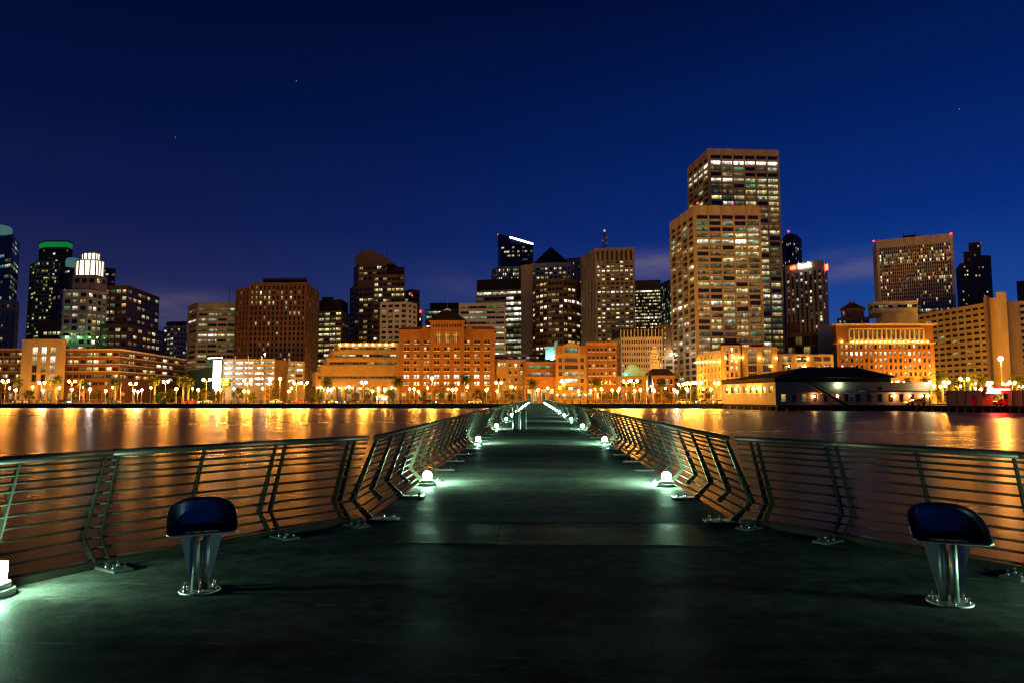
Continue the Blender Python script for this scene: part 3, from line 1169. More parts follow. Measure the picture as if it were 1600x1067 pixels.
pts, bk, z0, z1 = mass(t, [(108, 409), (114, 402), (150, 402), (168, 412)], 430, 'stone_cream', [None, W(nx=3, fh=10, fw=0.72, fr=0.7, top=4, p='dark', rows=1), W(nx=2, fh=10, fw=0.6, fr=0.7, top=4, p='sparse', rows=1)], ref=1, depth=10, base=453, name='shoulder_wall')
for (ch, tp, bs, cols_) in (([(119, 408), (124, 403.5), (150, 403.5), (163, 410)], 405.5, 429.8, (1, 3, 3)), ([(128, 411), (131, 408), (150, 408), (156.5, 412)], 394.5, 405.3, (1, 3, 2))):
    pts, back = footprint(ch, tp, 9)
    za, zb = P(ch[1][0], bs, ch[1][1]).z, P(ch[1][0], tp, ch[1][1]).z
    ring = pts + back
    mb = MB()
    mb.prism([(p.x, p.y) for p in ring], zb - 0.55, zb)
    mb.build('lantern_roof', 'stone_cream', t)
    cen = sum(ring, Vector()) / len(ring)
    for i in range(3):
        a, b = pts[i], pts[i + 1]
        d = (b - a).normalized()
        nn = Vector((d.y, -d.x, 0))
        for k in range(cols_[i] + 1):
            mb = MB()
            e = a + (b - a) * k / cols_[i]
            mb.box(e.x - 0.28, e.x + 0.28, e.y - 0.28, e.y + 0.28, za, zb - 0.56)
            mb.build('lantern_pier', 'stone_cream', t)
        for k in range(cols_[i]):
            mb = MB()
            p0, p1 = a + (b - a) * (k + 0.1) / cols_[i] - nn * 0.3, a + (b - a) * (k + 0.9) / cols_[i] - nn * 0.3
            mb.face([(p0.x, p0.y, za), (p1.x, p1.y, za), (p1.x, p1.y, zb - 0.6), (p0.x, p0.y, zb - 0.6)])
            mb.build('lantern_pane', LANTERN, t)
for px in (103, 122, 140, 152):
    mb = MB()
    p = P(px, 527.3, 397.2)
    mb.ball(p, 0.25, 8, 5)
    mb.build('floodlight', lightmat('flood_%d' % px, (0.35, 1.0, 0.45) if px != 140 else (0.1, 1.0, 0.15), 110), t)

# ---- long brick block on the waterfront
t = thing('brick_block', 'long low brick block with cream bands and cream gatehouse front', 'building')
lb = dict(fh=11.6, fw=0.82, fr=0.52, rec=0.4, top=3)
for ch, nx_ in (([(-40, 262), (38, 262)], 7), ([(103, 262), (188, 262)], 8)):
    pts, bk, z0, z1 = mass(t, ch, 545, 'brick_red', [W(nx=nx_, p='half', stop=612, **lb)], name='wall')
    cornice(t, pts, z1 - 0.25, 0.7, 0.5, 'stone_cream')
    for yy in (557, 568.5, 580):
        cornice(t, pts, P(ch[0][0], yy, 262).z, 0.35, 0.25, 'stone_cream', 'band')
pts, bk, z0, z1 = mass(t, [(188, 262), (290, 335)], 545, 'brick_red', [W(nx=10, p='half', stop=600, **lb)], name='receding_wall')
cornice(t, pts, z1 - 0.25, 0.7, 0.5, 'trim_white')
for yy in (557, 568.5, 580):
    cornice(t, pts, P(188, yy, 262).z, 0.35, 0.25, 'trim_white', 'band')
pts, bk, z0, z1 = mass(t, [(35, 258.5), (104, 258.5)], 530, 'stone_cream', [W(nx=3, fh=14.5, fw=0.6, fr=0.8, top=11, mx=3.4, p='half', rec=0.6, rows=4, fixed={0: 'lit', 1: 'lit'})], name='gatehouse_wall', depth=9)
mb = MB()
mb.box(*[P(q, 600, 257.9).x for q in (45, 60)], 257.2, 258.3, GZ, P(50, 600, 258).z)
mb.build('door_surround', 'stone_cream', t)

# ---- pale apartment tower, beige office, brown gridded tower
t, r = bldg('apartment_tower', 'slim pale grey apartment tower in the gap before the beige office', [(256, 575), (272, 555), (297, 565)], 508, 'white_panel',
            [W(nx=3, fh=7.4, fw=0.7, fr=0.5, top=3, p='bright', stop=580), W(nx=5, fh=7.4, fw=0.7, fr=0.5, top=3, p='sparse', stop=580)], ref=1)
mass(t, [(260, 560), (292, 556)], 503, 'steel_dark', base=508, name='roof_plant', depth=10)
t, r = bldg('beige_office', 'beige office block with wide dark window bays beside the brown tower', [(294, 410), (309, 394), (372, 394)], 473, 'concrete_tan',
            [W(nx=1, fh=8.3, fw=0.9, fr=0.5, top=7, p='sparse', mx=0.8, rec=0.6, stop=598), W(nx=4, fh=8.3, fw=0.9, fr=0.5, top=7, p='greenish', mx=0.5, rec=0.6, stop=598, rowp=0.1)], ref=1, depth=22)
t = thing('brown_tower', 'brown granite tower with a grid of narrow windows', 'building')
gr = dict(fh=8.25, fw=0.46, fr=0.72, rec=0.7, stop=585)
mass(t, [(368, 372), (390, 367)], 452, 'brown_granite', [W(nx=4, top=3, p='vsparse', **gr)], name='left_wall', depth=14)
pts, bk, z0, z1 = mass(t, [(390, 366.5), (479, 366.5), (499, 400)], 442, 'brown_granite',
                       [W(nx=13, top=4, p='vsparse', fixed={1: 'half', 2: 'half', 3: 'gold'}, **gr), W(nx=5, top=4, p='home', fixed={2: 'gold', 3: 'gold', 4: 'half'}, **gr)], ref=0, depth=22)
mass(t, [(411, 372), (480, 372)], 435, 'roof_dark', base=442, name='roof_plant', depth=14)
mast(t, 358, 448, 473, 395)

# ---- garage, billboard, yellow strip office
t = thing('parking_garage', 'open parking garage with bright strips of light on every deck', 'building')
pts, bk, z0, z1 = mass(t, [(347, 292), (430, 290)], 561, 'concrete_tan', [W(nx=5, fh=8.4, fw=0.94, fr=0.5, top=1.5, rec=1.2, p='hotlit', mull=0, stop=607)])
mass(t, [(430, 288.5), (448, 288.5)], 562, 'brown_granite', name='stair_tower', depth=12)
mass(t, [(448, 291), (476, 293)], 564, 'concrete_tan', [W(nx=2, fh=8.4, fw=0.8, fr=0.6, top=1.5, rec=1.0, p='bright', stop=607)], name='end_wall')
mass(t, [(296, 330), (333, 292)], 573, 'green_paint', name='side_wall', ref=1)
for k in range(4):
    px = 347 + k * 20.5
    mb = MB()
    p = P(px, 560, 290 - 0.7)
    mb.path([(p.x, p.y, GZ), (p.x, p.y, p.z + 1.2)], 0.28, 6)
    mb.build('column', 'concrete_tan', t)
mb = MB()
p = P(414, 553, 291)
mb.path([(p.x, p.y, p.z - 2.4), (p.x, p.y, p.z - 0.4)], 0.1, 6)
mb.build('floodlight_post', 'steel_dark', t)
mb = MB()
mb.ball(p, 0.36, 8, 5)
mb.build('floodlight', WHITE_LAMP, t)
t = thing('billboard', 'tall glowing white billboard beside the parking garage', 'billboard')
a, b = P(332, 606, 284), P(346, 563, 284)
mb = MB()
mb.box(a.x, b.x, 284, 284.5, a.z, b.z)
mb.build('lightbox', BILLBOARD, t)
mb = MB()
for x0_, x1_ in ((a.x - 0.35, a.x - 0.02), (b.x + 0.02, b.x + 0.35)):
    mb.box(x0_, x1_, 283.9, 284.6, GZ, b.z + 0.4)
mb.build('frame', 'steel_dark', t)
mb = MB()
mb.path([(a.x - 1.6, 282.5, b.z + 0.9), (b.x + 1.0, 282.5, b.z + 1.2)], 0.22, 6)
mb.build('light_bar', BILLBOARD, t)
bldg('strip_office', 'dark office block with rows of bright yellow windows', [(497, 410), (534, 405), (546, 425)], 487, 'slate_tower',
     [W(nx=4, fh=8.1, fw=0.92, fr=0.55, top=1, p='bright', rec=0.5), W(nx=2, fh=8.1, fw=0.8, fr=0.5, top=1, p='vsparse', rec=0.4)], ref=0)
t2, r = bldg('dark_rooftop_block', 'black rooftop block above the yellow windowed office', [(499, 414), (533, 409), (544, 428)], 470, 'roof_dark', base=487.3, depth=14)
mass(t2, [(503, 416), (521, 414)], 465, 'roof_dark', base=470.3, name='plant_room', depth=6)

# ---- dark tall tower with rounded roof
t = thing('rounded_tower', 'dark tall tower with rounded copper roof and scattered lit windows', 'building')
dk = dict(fh=8.6, fw=0.8, fr=0.52, rec=0.25, stop=560)
mass(t, [(547, 480), (554, 468), (603, 462)], 447, 'brown_tower', [W(nx=1, top=2, p='vsparse', **dk), W(nx=7, top=2, p='home', **dk)], ref=1, name='wall', depth=14)
pts, bk, z0, z1 = mass(t, [(553, 477), (560, 466), (604, 461)], 414, 'brown_tower', [W(nx=1, top=2, p='vsparse', **dk), W(nx=6, top=2, p='home', **dk)], ref=1, base=447, name='upper_wall', depth=14)
mass(t, [(584, 459), (633, 456)], 430, 'brown_tower', [W(nx=7, top=3, p='home', fixed={2: 'gold', 3: 'bright'}, **dk)], name='right_wall', depth=14)
mass(t, [(592, 463), (632, 460)], 419, 'roof_dark', base=430, name='right_attic', depth=10)
mass(t, [(633, 482), (643, 474), (656, 480)], 452, 'brown_tower', [W(nx=2, top=3, p='home', **dk), W(nx=2, top=3, p='vsparse', **dk)], ref=1, name='side_wall', depth=14)
mass(t, [(640, 488), (650, 486)], 466, 'brown_tower', name='step_wall', depth=10)
a, b = P(556, 414, 466), P(615, 414, 461)          # barrel roof
mb = MB()
hgt = P(560, 393, 466).z - a.z
N = 10
sec = []
for k in range(N + 1):
    u = k / N
    sec.append((u, math.sin(math.pi * (0.28 + 0.72 * u)) if u > 0.3 else 0.45 + 0.55 * math.sin(u / 0.3 * math.pi / 2)))
mxs = max(s_[1] for s_ in sec)
for (u0, h0), (u1, h1) in zip(sec, sec[1:]):
    x0, x1 = a.x + (b.x - a.x) * u0, a.x + (b.x - a.x) * u1
    mb.hexa([(x0, 463, a.z), (x1, 463, a.z), (x1, 480, a.z), (x0, 480, a.z), (x0, 463, a.z + hgt * h0 / mxs), (x1, 463, a.z + hgt * h1 / mxs), (x1, 480, a.z + hgt * h1 / mxs), (x0, 480, a.z + hgt * h0 / mxs)])
mb.build('rounded_roof', 'brown_tower', t)
mast(t, 565, 378, 396, 470, 0.35)
mast(t, 605, 387, 404, 470, 0.3)
beacon(t, 644, 462, 474, 0.5)
bldg('white_grid_block', 'white block with a grid of square dark windows before the rounded tower', [(594, 395), (637, 392), (652, 402)], 473, 'white_panel',
     [W(nx=4, fh=8.3, fw=0.66, fr=0.52, top=2, p='sparse', rec=0.4, stop=545), W(nx=2, fh=8.3, fw=0.5, fr=0.5, top=2, p='sparse', rec=0.4, stop=545)], ref=0, depth=14)
t, r = bldg('red_lit_stack', 'narrow pale block with a red light below the rounded tower', [(645, 520), (660, 520)], 482, 'concrete_grey', [W(nx=2, fh=8, fw=0.5, fr=0.5, top=6, p='half', stop=540)])
beacon(t, 656.5, 487, 518, 1.1)

# ---- tan terraced building
t = thing('terraced_building', 'tan building with stepped terraces and long dark window bands', 'building')
lefts = [528, 520, 511, 501, 493]
tops = [536, 547.5, 559, 570.3, 581]
for i in range(5):
    Yi = 271 - i * 1.1
    bs = tops[i + 1] if i < 4 else 592
    pts, bk, z0, z1 = mass(t, [(lefts[i] - 6, Yi + 12), (lefts[i], Yi), (623, Yi)], tops[i], 'stucco_tan',
                           [None, W(nx=9, fh=4.0, fw=0.985, fr=1.0, top=6.2, rows=1, mx=0.9, rec=1.1, p='office' if i < 3 else 'dark')], ref=1, base=bs + 0.4, depth=20 + i, name='terrace')
    for k in range(2):
        cornice(t, pts[1:], z1 - 0.25 - 0.8 * k, 0.12, 0.12, 'stucco_tan', 'band')
pts, bk, z0, z1 = mass(t, [(488, 276), (493, 265), (623, 265)], 592, 'stucco_tan',
                       [None, W(nx=11, fh=9.5, fw=0.45, fr=0.5, top=3, rows=1, mx=0.6, rec=0.5, p='half', sill=True)], ref=1, base=604, name='ground_wall', depth=26)
for i in range(9):
    u0 = P(493 + i * 14.4, 604, 265).x
    u1 = P(493 + i * 14.4 + 3.2, 604, 265).x
    mb = MB()
    mb.box(u0, u1, 265, 267.2, GZ, z0)
    mb.build('arcade_pier', 'stucco_tan', t)
mb = MB()
mb.box(P(493, 604, 268).x, P(623, 604, 268).x, 268.5, 269, GZ, z0)
mb.build('shopfront', 'glass_warm', t)
for k in range(9):
    mb = MB()
    mb.ball(P(531 + k * 10.3, 538.3, 270.2), 0.34, 8, 5)
    mb.build('parapet_lamp', WARM_SMALL, t)
for px in (496, 503, 512, 521, 530, 540, 551, 591, 611):
    mb = MB()
    mb.ball(P(px, 605.5, 264.4), 0.27, 8, 5)
    mb.build('arcade_lamp', WARM_SMALL, t)

# ---- brick hotel with dome
t = thing('brick_hotel', 'brick hotel with dark domed central tower and paired windows', 'building')
hp = dict(fw=0.52, pair=True, rec=0.35, sill=True)
pts, bk, z0, z1 = mass(t, [(624, 262), (773, 262)], 517, 'brick_orange',
                       [W(nx=9, fh=10.75, fr=0.5, top=12.4, p='home', rows=7, mx=1.0, fixed={5: 'hotlit', 6: 'lit'}, **hp)])
cornice(t, pts, z1 + 0.1, 0.7, 0.9, 'brick_red')
cornice(t, pts, P(640, 541, 262).z, 0.5, 0.4, 'brick_orange', 'string_course')
cornice(t, pts, P(640, 595, 262).z, 0.4, 0.3, 'brick_orange', 'string_course')
hip(t, [Vector((q.x, q.y, 0)) for q in pts + bk], z1 + 0.46, 1.1, 'roof_tile', 'roof', 0.06, 0.7)
pts, bk, z0, z1 = mass(t, [(672.5, 259), (725.5, 259)], 502, 'brick_orange', None or (), base=541, name='tower_wall', depth=13)
cornice(t, pts, z1 - 0.1, 0.6, 0.7, 'brick_red')
a_, b_ = pts
for k in range(3):                                        # three tall arched windows
    u = (k + 0.5) / 3 * 0.76 + 0.12
    cx_ = a_.x + (b_.x - a_.x) * u
    zb_ = P(690, 535, 259).z
    zt_ = P(690, 523.5, 259).z
    hw = 0.95
    arch = [(cx_ + hw * math.cos(math.pi * j / 10), zt_ + hw * math.sin(math.pi * j / 10)) for j in range(11)]
    out = [(cx_ + (hw + 0.45) * math.cos(math.pi * j / 10), zt_ + (hw + 0.45) * math.sin(math.pi * j / 10)) for j in range(11)]
    mb = MB()
    for j in range(10):
        mb.face([(arch[j][0], 258.8, arch[j][1]), (out[j][0], 258.8, out[j][1]), (out[j + 1][0], 258.8, out[j + 1][1]), (arch[j + 1][0], 258.8, arch[j + 1][1])][::-1])
        mb.face([(out[j][0], 258.8, out[j][1]), (out[j][0], 259, out[j][1]), (out[j + 1][0], 259, out[j + 1][1]), (out[j + 1][0], 258.8, out[j + 1][1])])
    mb.build('arch_trim', 'stucco_tan', t)
    mb = MB()
    mb.face([(cx_ - hw, 258.93, zb_), (cx_ + hw, 258.93, zb_)] + [(x_, 258.93, z_) for x_, z_ in arch])
    mb.build('arched_window', 'glass_dim', t)
    for dx_ in (-0.32, 0.32):
        mb = MB()
        mb.box(cx_ + dx_ - 0.07, cx_ + dx_ + 0.07, 258.82, 258.92, zb_, zt_ + 0.8)
        mb.build('mullion', 'trim_white', t)
    mb = MB()
    mb.box(cx_ - hw, cx_ + hw, 258.80, 258.92, zt_ - 0.25, zt_ - 0.05)
    mb.build('transom', 'trim_white', t)
zd = z1
for k in range(11):                                       # small openings under the eaves
    u = 0.1 + 0.8 * k / 10
    x_ = a_.x + (b_.x - a_.x) * u
    mb = MB()
    mb.box(x_ - 0.25, x_ + 0.25, 258.90, 258.98, zd - 2.3, zd - 1.2)
    mb.build('attic_window', 'glass_dark', t)
four = [q.copy() for q in pts + bk]
hip(t, four, z1 + 0.22, P(698, 487, 262).z - z1, 'roof_dark', 'dome_roof', 0.62, 1.0)
cc = sum(four, Vector()) / 4
mb = MB()
mb.lathe([(1.3, 0), (1.3, 1.0), (0.9, 1.3), (0.2, 1.5)], 12, (cc.x, cc.y, P(698, 488, 265).z))
mb.build('finial', 'trim_white', t)
mb = MB()
mb.path([(cc.x, cc.y, P(698, 484, 265).z), (cc.x, cc.y, P(698, 451, 265).z)], [0.12, 0.06], 6)
mb.build('flagpole', 'steel_dark', t)
for px in (664.5, 733):                                   # little curved gables
    mb = MB()
    c0 = P(px, 517, 261.5)
    prof_ = [(-1.9, 0), (1.9, 0), (1.9, 0.5), (1.2, 0.9), (0.7, 1.6), (0, 1.9), (-0.7, 1.6), (-1.2, 0.9), (-1.9, 0.5)]
    f_ = [(c0.x + x_, 261.0, c0.z + z_) for x_, z_ in prof_]
    g_ = [(c0.x + x_, 262.0, c0.z + z_) for x_, z_ in prof_]
    mb.face(f_)
    mb.face(g_[::-1])
    for j in range(len(f_)):
        k = (j + 1) % len(f_)
        mb.face([f_[j], g_[j], g_[k], f_[k]])
    mb.build('gable', 'brick_orange', t)
c0 = P(698, 603, 261.7)
beam_text('lettering', 'HARBOR COURT', 1.05, MAT['roof_dark'], t, (c0.x, 261.75, c0.z), 0, 0.04)

# ---- offices behind the brick hotel
t, r = bldg('hipped_office', 'glass office with dark roof behind the brick hotel dome', [(665, 440), (720, 438)], 484, 'slate_tower', [W(nx=6, fh=7.6, fw=0.9, fr=0.55, top=1, p='greenish', stop=530)], depth=20)
mass(t, [(672, 443), (719, 441)], 474, 'roof_dark', base=484, name='roof', depth=14)
bldg('white_band_office', 'white office with long horizontal window bands right of the dome', [(717, 405), (790, 403)], 474, 'white_panel',
     [W(nx=5, fh=8.2, fw=0.97, fr=0.46, top=3, mx=0.8, p='greenish', rec=0.6, rowp=0.15)], depth=14)
t, r = bldg('green_lit_office', 'dark topped office with greenish lit floors above the white banded office', [(744, 465), (815, 458)], 455, 'concrete_grey',
            [W(nx=6, fh=8.4, fw=0.97, fr=0.55, top=1, p='greenish', rec=0.5, rowp=0.3)], depth=20)
mass(t, [(745, 467), (815, 460)], 438, 'roof_dark', base=455, name='plant_storey', depth=16)

# ---- sail-topped tower
t = thing('sail_tower', 'blue glass tower with slanting white lit roof edge', 'building')
mass(t, [(778, 645), (783, 632), (833, 628)], 384, 'blue_glass_wall', [W(nx=2, fh=6.5, fw=0.9, fr=0.5, top=1, p='vsparse', rec=0.15), W(nx=12, fh=6.5, fw=0.9, fr=0.5, top=1, p='sparse', rec=0.15, rowp=0.12)], ref=1, base=416, name='wall', depth=20)
a, b = P(778, 384, 633), P(833, 384, 628)
zt0, zt1 = P(778, 368, 640).z, P(833, 383, 628).z
mb = MB()
mb.hexa([(a.x, 632.6, a.z - 0.1), (b.x, 628.6, a.z - 0.1), (b.x, 650, a.z - 0.1), (a.x, 650, a.z - 0.1), (a.x, 632.6, zt0), (b.x, 628.6, zt1 + 0.4), (b.x, 650, zt1 + 0.4), (a.x, 650, zt0)])
mb.build('sail_top', 'blue_glass_wall', t)
mb = MB()
u = 0.34
m0 = (a.x + (b.x - a.x) * u, 632 - 4 * u, zt0 + (zt1 - zt0) * u)
mb.bar(m0, (b.x, 628.2, zt1 + 0.8), (0, 1, 0), (0, 0, 1), 0.5, 1.6)
mb.build('roof_light', EDGE_WHITE, t)
beacon(t, 779, 367, 640, 1.0)
mass(t, [(768, 610), (778, 596), (831, 592)], 417, 'white_panel', [W(nx=3, fh=6.6, fw=0.5, fr=0.6, top=3, p='sparse', small=True), W(nx=16, fh=6.6, fw=0.55, fr=0.6, top=3, p='half', small=True)], ref=1, name='lower_wall', depth=16)
bldg('blank_slab', 'tall blank concrete slab left of the round brown tower', [(814, 442), (833, 438)], 415, 'concrete_grey', depth=12)
t, r = bldg('pyramid_tower', 'pale tower with dark pyramid roof', [(829, 530), (893, 526)], 412, 'white_panel', [W(nx=9, fh=7, fw=0.6, fr=0.5, top=6, p='gold', stop=450)], depth=30)
pts, bk, z0, z1 = r
hip(t, [q.copy() for q in pts + bk], z1 + 0.05, P(861, 388, 545).z - z1, 'roof_dark', 'pyramid_roof', 0.97, -2.5)
t, r = bldg('distant_block', 'small pale block beside the pyramid roof', [(885, 575), (910, 570)], 404, 'concrete_grey', [W(nx=8, fh=6, fw=0.5, fr=0.5, top=6, p='sparse', small=True, stop=450)])
t, r = bldg('round_brown_tower', 'round brown tower with bands of warm windows', [(827, 452), (836, 432), (855, 422), (880, 420), (900, 428), (913, 446)], 436, 'brown_tower',
            [W(nx=2, fh=9.2, fw=0.86, fr=0.5, top=3, p='half', rec=0.5, stop=560), W(nx=3, fh=9.2, fw=0.86, fr=0.5, top=3, p='half', rec=0.5, stop=560, fixed={2: 'rowlit'}),
             W(nx=4, fh=9.2, fw=0.86, fr=0.5, top=3, p='half', rec=0.5, stop=560, fixed={0: 'dark', 1: 'dark'}), W(nx=3, fh=9.2, fw=0.86, fr=0.5, top=3, p='half', rec=0.5, stop=560, fixed={0: 'dark', 3: 'hotlit'}),
             W(nx=2, fh=9.2, fw=0.86, fr=0.5, top=3, p='half', rec=0.5, stop=560, fixed={3: 'hotlit'})], ref=2, depth=14)
pts, bk, z0, z1 = r
cornice(t, pts, z1 - 0.5, 1.0, 0.6, 'brown_tower')
beacon(t, 908, 441, 440, 0.45)

# ---- concrete grid tower with antenna
t, r = bldg('concrete_tower', 'grey concrete tower with roof antenna and small square windows', [(907, 428), (931, 402), (990, 400)], 388, 'concrete_grey',
            [W(nx=5, fh=20, fw=0.25, fr=0.9, top=4, p='dark', rec=0.9, stop=540), W(nx=8, fh=6.75, fw=0.7, fr=0.5, top=20, p='half', rec=0.7, stop=545, rowp=0.12)], ref=1, depth=24)
pts, bk, z0, z1 = r
for k in range(9):                                        # tall piers of the crown
    e = pts[1] + (pts[2] - pts[1]) * k / 8
    mb = MB()
    mb.box(e.x - 0.42, e.x + 0.42, e.y - 0.5, e.y + 0.1, GZ, z1 - 0.4)
    mb.build('pier', 'concrete_grey', t)
for k in range(8):
    e0 = pts[1] + (pts[2] - pts[1]) * (k + 0.18) / 8
    e1 = pts[1] + (pts[2] - pts[1]) * (k + 0.82) / 8
    mb = MB()
    mb.box(e0.x, e1.x, e0.y - 0.12, e0.y - 0.03, P(931, 408, 402).z, P(931, 393, 402).z)
    mb.build('louvre', 'dark_cladding', t)
mb = MB()
b0, b1 = P(944.5, 388, 408), P(944.5, 362, 408)
for sx in (-0.9, 0.9):
    for sy in (-0.9, 0.9):
        mb.path([(b0.x + sx, b0.y + sy, b0.z), (b0.x + sx * 0.25, b0.y + sy * 0.25, b1.z)], 0.14, 4)
for k in range(6):
    z_ = b0.z + (b1.z - b0.z) * k / 6
    s_ = 0.9 - 0.65 * k / 6
    mb.box(b0.x - s_, b0.x + s_, b0.y - s_, b0.y + s_, z_, z_ + 0.18)
mb.build('antenna', 'steel_dark', t)
for dz, sx in ((0.45, -1), (0.6, 1), (0.3, 1)):
    mb = MB()
    mb.ball((b0.x + sx * 1.1, b0.y - 0.5, b0.z + (b1.z - b0.z) * dz), 0.9, 8, 5)
    mb.build('antenna_dish', 'concrete_grey', t)
beacon(t, 944.5, 361, 408, 0.6)

bldg('gold_lit_office', 'dark office tower with thin rows of golden windows', [(990, 540), (1032, 536)], 439, 'brown_tower', [W(nx=14, fh=5.2, fw=0.75, fr=0.5, top=15, p='gold', small=True, rowp=0.3, stop=530)])
bldg('green_striped_tower', 'narrow grey tower with vertical stripes left of the twin towers', [(1028, 600), (1054, 560)], 446, 'concrete_grey', [W(nx=10, fh=5.4, fw=0.45, fr=0.8, top=5, p='greenish', small=True, stop=540)])
t, r = bldg('colonnade_office', 'white office with row of slender columns under a dark roof', [(951, 352), (970, 332), (1035, 330)], 527, 'white_panel',
            [W(nx=6, fh=9.2, fw=0.5, fr=0.55, top=3, p='sparse', rec=0.5, stop=590), W(nx=17, fh=9.2, fw=0.5, fr=0.55, top=3, p='sparse', rec=0.5, stop=590)], ref=1, depth=16)
pts, bk, z0, z1 = r
mass(t, [(956, 354), (972, 336), (1033, 334)], 514, 'dark_cladding', base=527, ref=1, name='loggia_back', depth=10)
zc = P(972, 515, 332).z
for k in range(13):
    e = pts[1] + (pts[2] - pts[1]) * k / 12
    mb = MB()
    mb.box(e.x - 0.25, e.x + 0.25, e.y, e.y + 0.5, z1, zc)
    mb.build('column', 'white_panel', t)
mb = MB()
mb.box(pts[1].x - 0.5, pts[2].x + 0.5, 331.5, 341, zc + 0.002, zc + 0.5)
mb.build('roof', 'roof_dark', t)
t, r = bldg('brown_stair_tower', 'slim brown tower with a lit vertical stair strip', [(1028, 372), (1048, 370)], 507, 'brown_granite', depth=10)
for k in range(9):
    win(t, P(1038.5, 514 + k * 8, 371) + Vector((0, -0.62, 0)), Vector((0, -1, 0)), 0.8, 1.9, random.choice(['warm', 'yellow', 'white']))
mb = MB()
mb.ball(P(1048, 554, 366), 0.4, 8, 5)
mb.build('floodlight', WHITE_LAMP, t)

OBJ = bpy.data.objects
# ---- low front row in the middle
t, r = bldg('tan_corner_house', 'low tan building with bay windows right of the brick hotel', [(773, 264), (821, 264)], 562, 'stucco_tan',
            [W(nx=5, fh=11.2, fw=0.42, fr=0.5, top=3, p='half', sill=True, stop=616)], depth=14)
cornice(t, r[0], r[3] - 0.2, 0.5, 0.5, 'stucco_tan')
mb = MB()
for k in range(1):
    mb.box(P(776, 566, 263).x, P(793, 566, 263).x, 262.9, 264.1, P(776, 586, 263).z, P(776, 564, 263).z)
mb.build('bay', 'stucco_tan', t)
for k in range(3):
    win(t, P(780 + k * 4.4, 570, 262.9) + Vector((0, -0.05, 0)), Vector((0, -1, 0)), 0.75, 1.5, 'yellow' if k else 'white')
t, r = bldg('low_grey_roof', 'low grey rooftop block behind the small shopfronts', [(772, 300), (872, 300)], 553, 'mauve_glow_wood', [W(nx=14, fh=8, fw=0.7, fr=0.4, top=2, p='half', rows=1)], depth=20)
for q0, q1, tp in ((852, 868, 541), (866, 871, 534)):
    mass(t, [(q0, 292), (q1, 292)], tp, 'copper_green', name='roof_plant', depth=8, base=562)
mb = MB()
mb.ball(P(862, 560, 289), 0.4, 8, 5)
mb.build('floodlight', lightmat('flood_cold', (0.7, 0.95, 1.0), 500), t)
t, r = bldg('small_brick_shop', 'small brick shop building with arched openings at the pier gate', [(821, 260), (868, 260)], 566, 'brick_red',
            [W(nx=1, fh=11, fw=0.9, fr=0.5, top=1.5, p='greenish', rows=2, mx=0.8, mull=5)], depth=14)
cornice(t, r[0], r[3] - 0.15, 0.5, 0.5, 'stucco_orange')
mass(t, [(820.5, 257.5), (868, 257.5)], 588, 'stucco_orange', [W(nx=3, fh=17, fw=0.55, fr=0.75, top=3, p='sparse', rows=1, mx=0.6, rec=0.5)], base=606, name='arcade_wall', depth=2.4)
for k in range(5):
    e = P(820.5 + k * 11.6, 610, 257.5)
    mb = MB()
    mb.box(e.x - 0.4, e.x + 0.4, 257.5, 258.3, GZ, P(821, 606, 257.5).z)
    mb.build('shop_pier', 'stucco_orange', t)
mb = MB()
mb.box(P(824, 615, 258.6).x, P(866, 615, 258.6).x, 258.6, 258.8, GZ, P(821, 607, 257.5).z)
mb.build('shopfront', 'glass_orange', t)

t, r = bldg('gabled_yellow_house', 'tall yellow facade with shallow gable and wide centre windows', [(868, 256), (916, 256)], 553, 'stucco_yellow', (), depth=14)
def rect_windows(root, rows_, Y, palkeys, wall_out=0.0):
    for (x0_, x1_, y0_, y1_), key in zip(rows_, palkeys):
        a, b = P(x0_, y1_, Y), P(x1_, y0_, Y)
        c = Vector(((a.x + b.x) / 2, Y + 0.02, (a.z + b.z) / 2))
        w_, h_ = b.x - a.x, b.z - a.z
        win(root, c, Vector((0, -1, 0)), w_, h_, key, False, 6 if w_ > 3 else 1)
        mb = MB()                                           # surround that stands proud of the glass
        for s in (-1, 1):
            mb.box(c.x + s * (w_ / 2 + 0.12) - 0.12, c.x + s * (w_ / 2 + 0.12) + 0.12, Y - 0.28, Y + 0.01, c.z - h_ / 2 - 0.12, c.z + h_ / 2 + 0.12)
        mb.box(c.x - w_ / 2 - 0.24, c.x + w_ / 2 + 0.24, Y - 0.30, Y + 0.01, c.z - h_ / 2 - 0.30, c.z - h_ / 2 - 0.121)
        mb.box(c.x - w_ / 2 - 0.24, c.x + w_ / 2 + 0.24, Y - 0.30, Y + 0.01, c.z + h_ / 2 + 0.121, c.z + h_ / 2 + 0.30)
        mb.build('window_surround', 'stucco_yellow', root)
mass(t, [(868, 255.7), (879, 255.7)], 540, 'brick_dark', base=553, name='attic_side', depth=10)
mass(t, [(906, 255.7), (916, 255.7)], 540, 'brick_dark', base=553, name='attic_side', depth=10)
pts, bk, z0, z1 = mass(t, [(878.5, 255.4), (906.5, 255.4)], 540, 'stucco_yellow', base=553, name='attic', depth=10)
mb = MB()
a, b = pts
ap = (a + b) / 2
zt = P(892, 535, 255.4).z
mb.face([(a.x, 255.4, z1), (b.x, 255.4, z1), (ap.x, 255.4, zt)])
mb.face([(b.x, 265, z1), (a.x, 265, z1), (ap.x, 265, zt)])
mb.face([(a.x - 0.3, 255.1, z1), (ap.x, 255.1, zt + 0.1), (ap.x, 265, zt + 0.1), (a.x - 0.3, 265, z1)][::-1])
mb.face([(b.x + 0.3, 255.1, z1), (ap.x, 255.1, zt + 0.1), (ap.x, 265, zt + 0.1), (b.x + 0.3, 265, z1)])
mb.build('gable', 'stucco_yellow', t)
Yh = 255.98
rw, ks = [(882, 903, 543.5, 551)], ['teal']
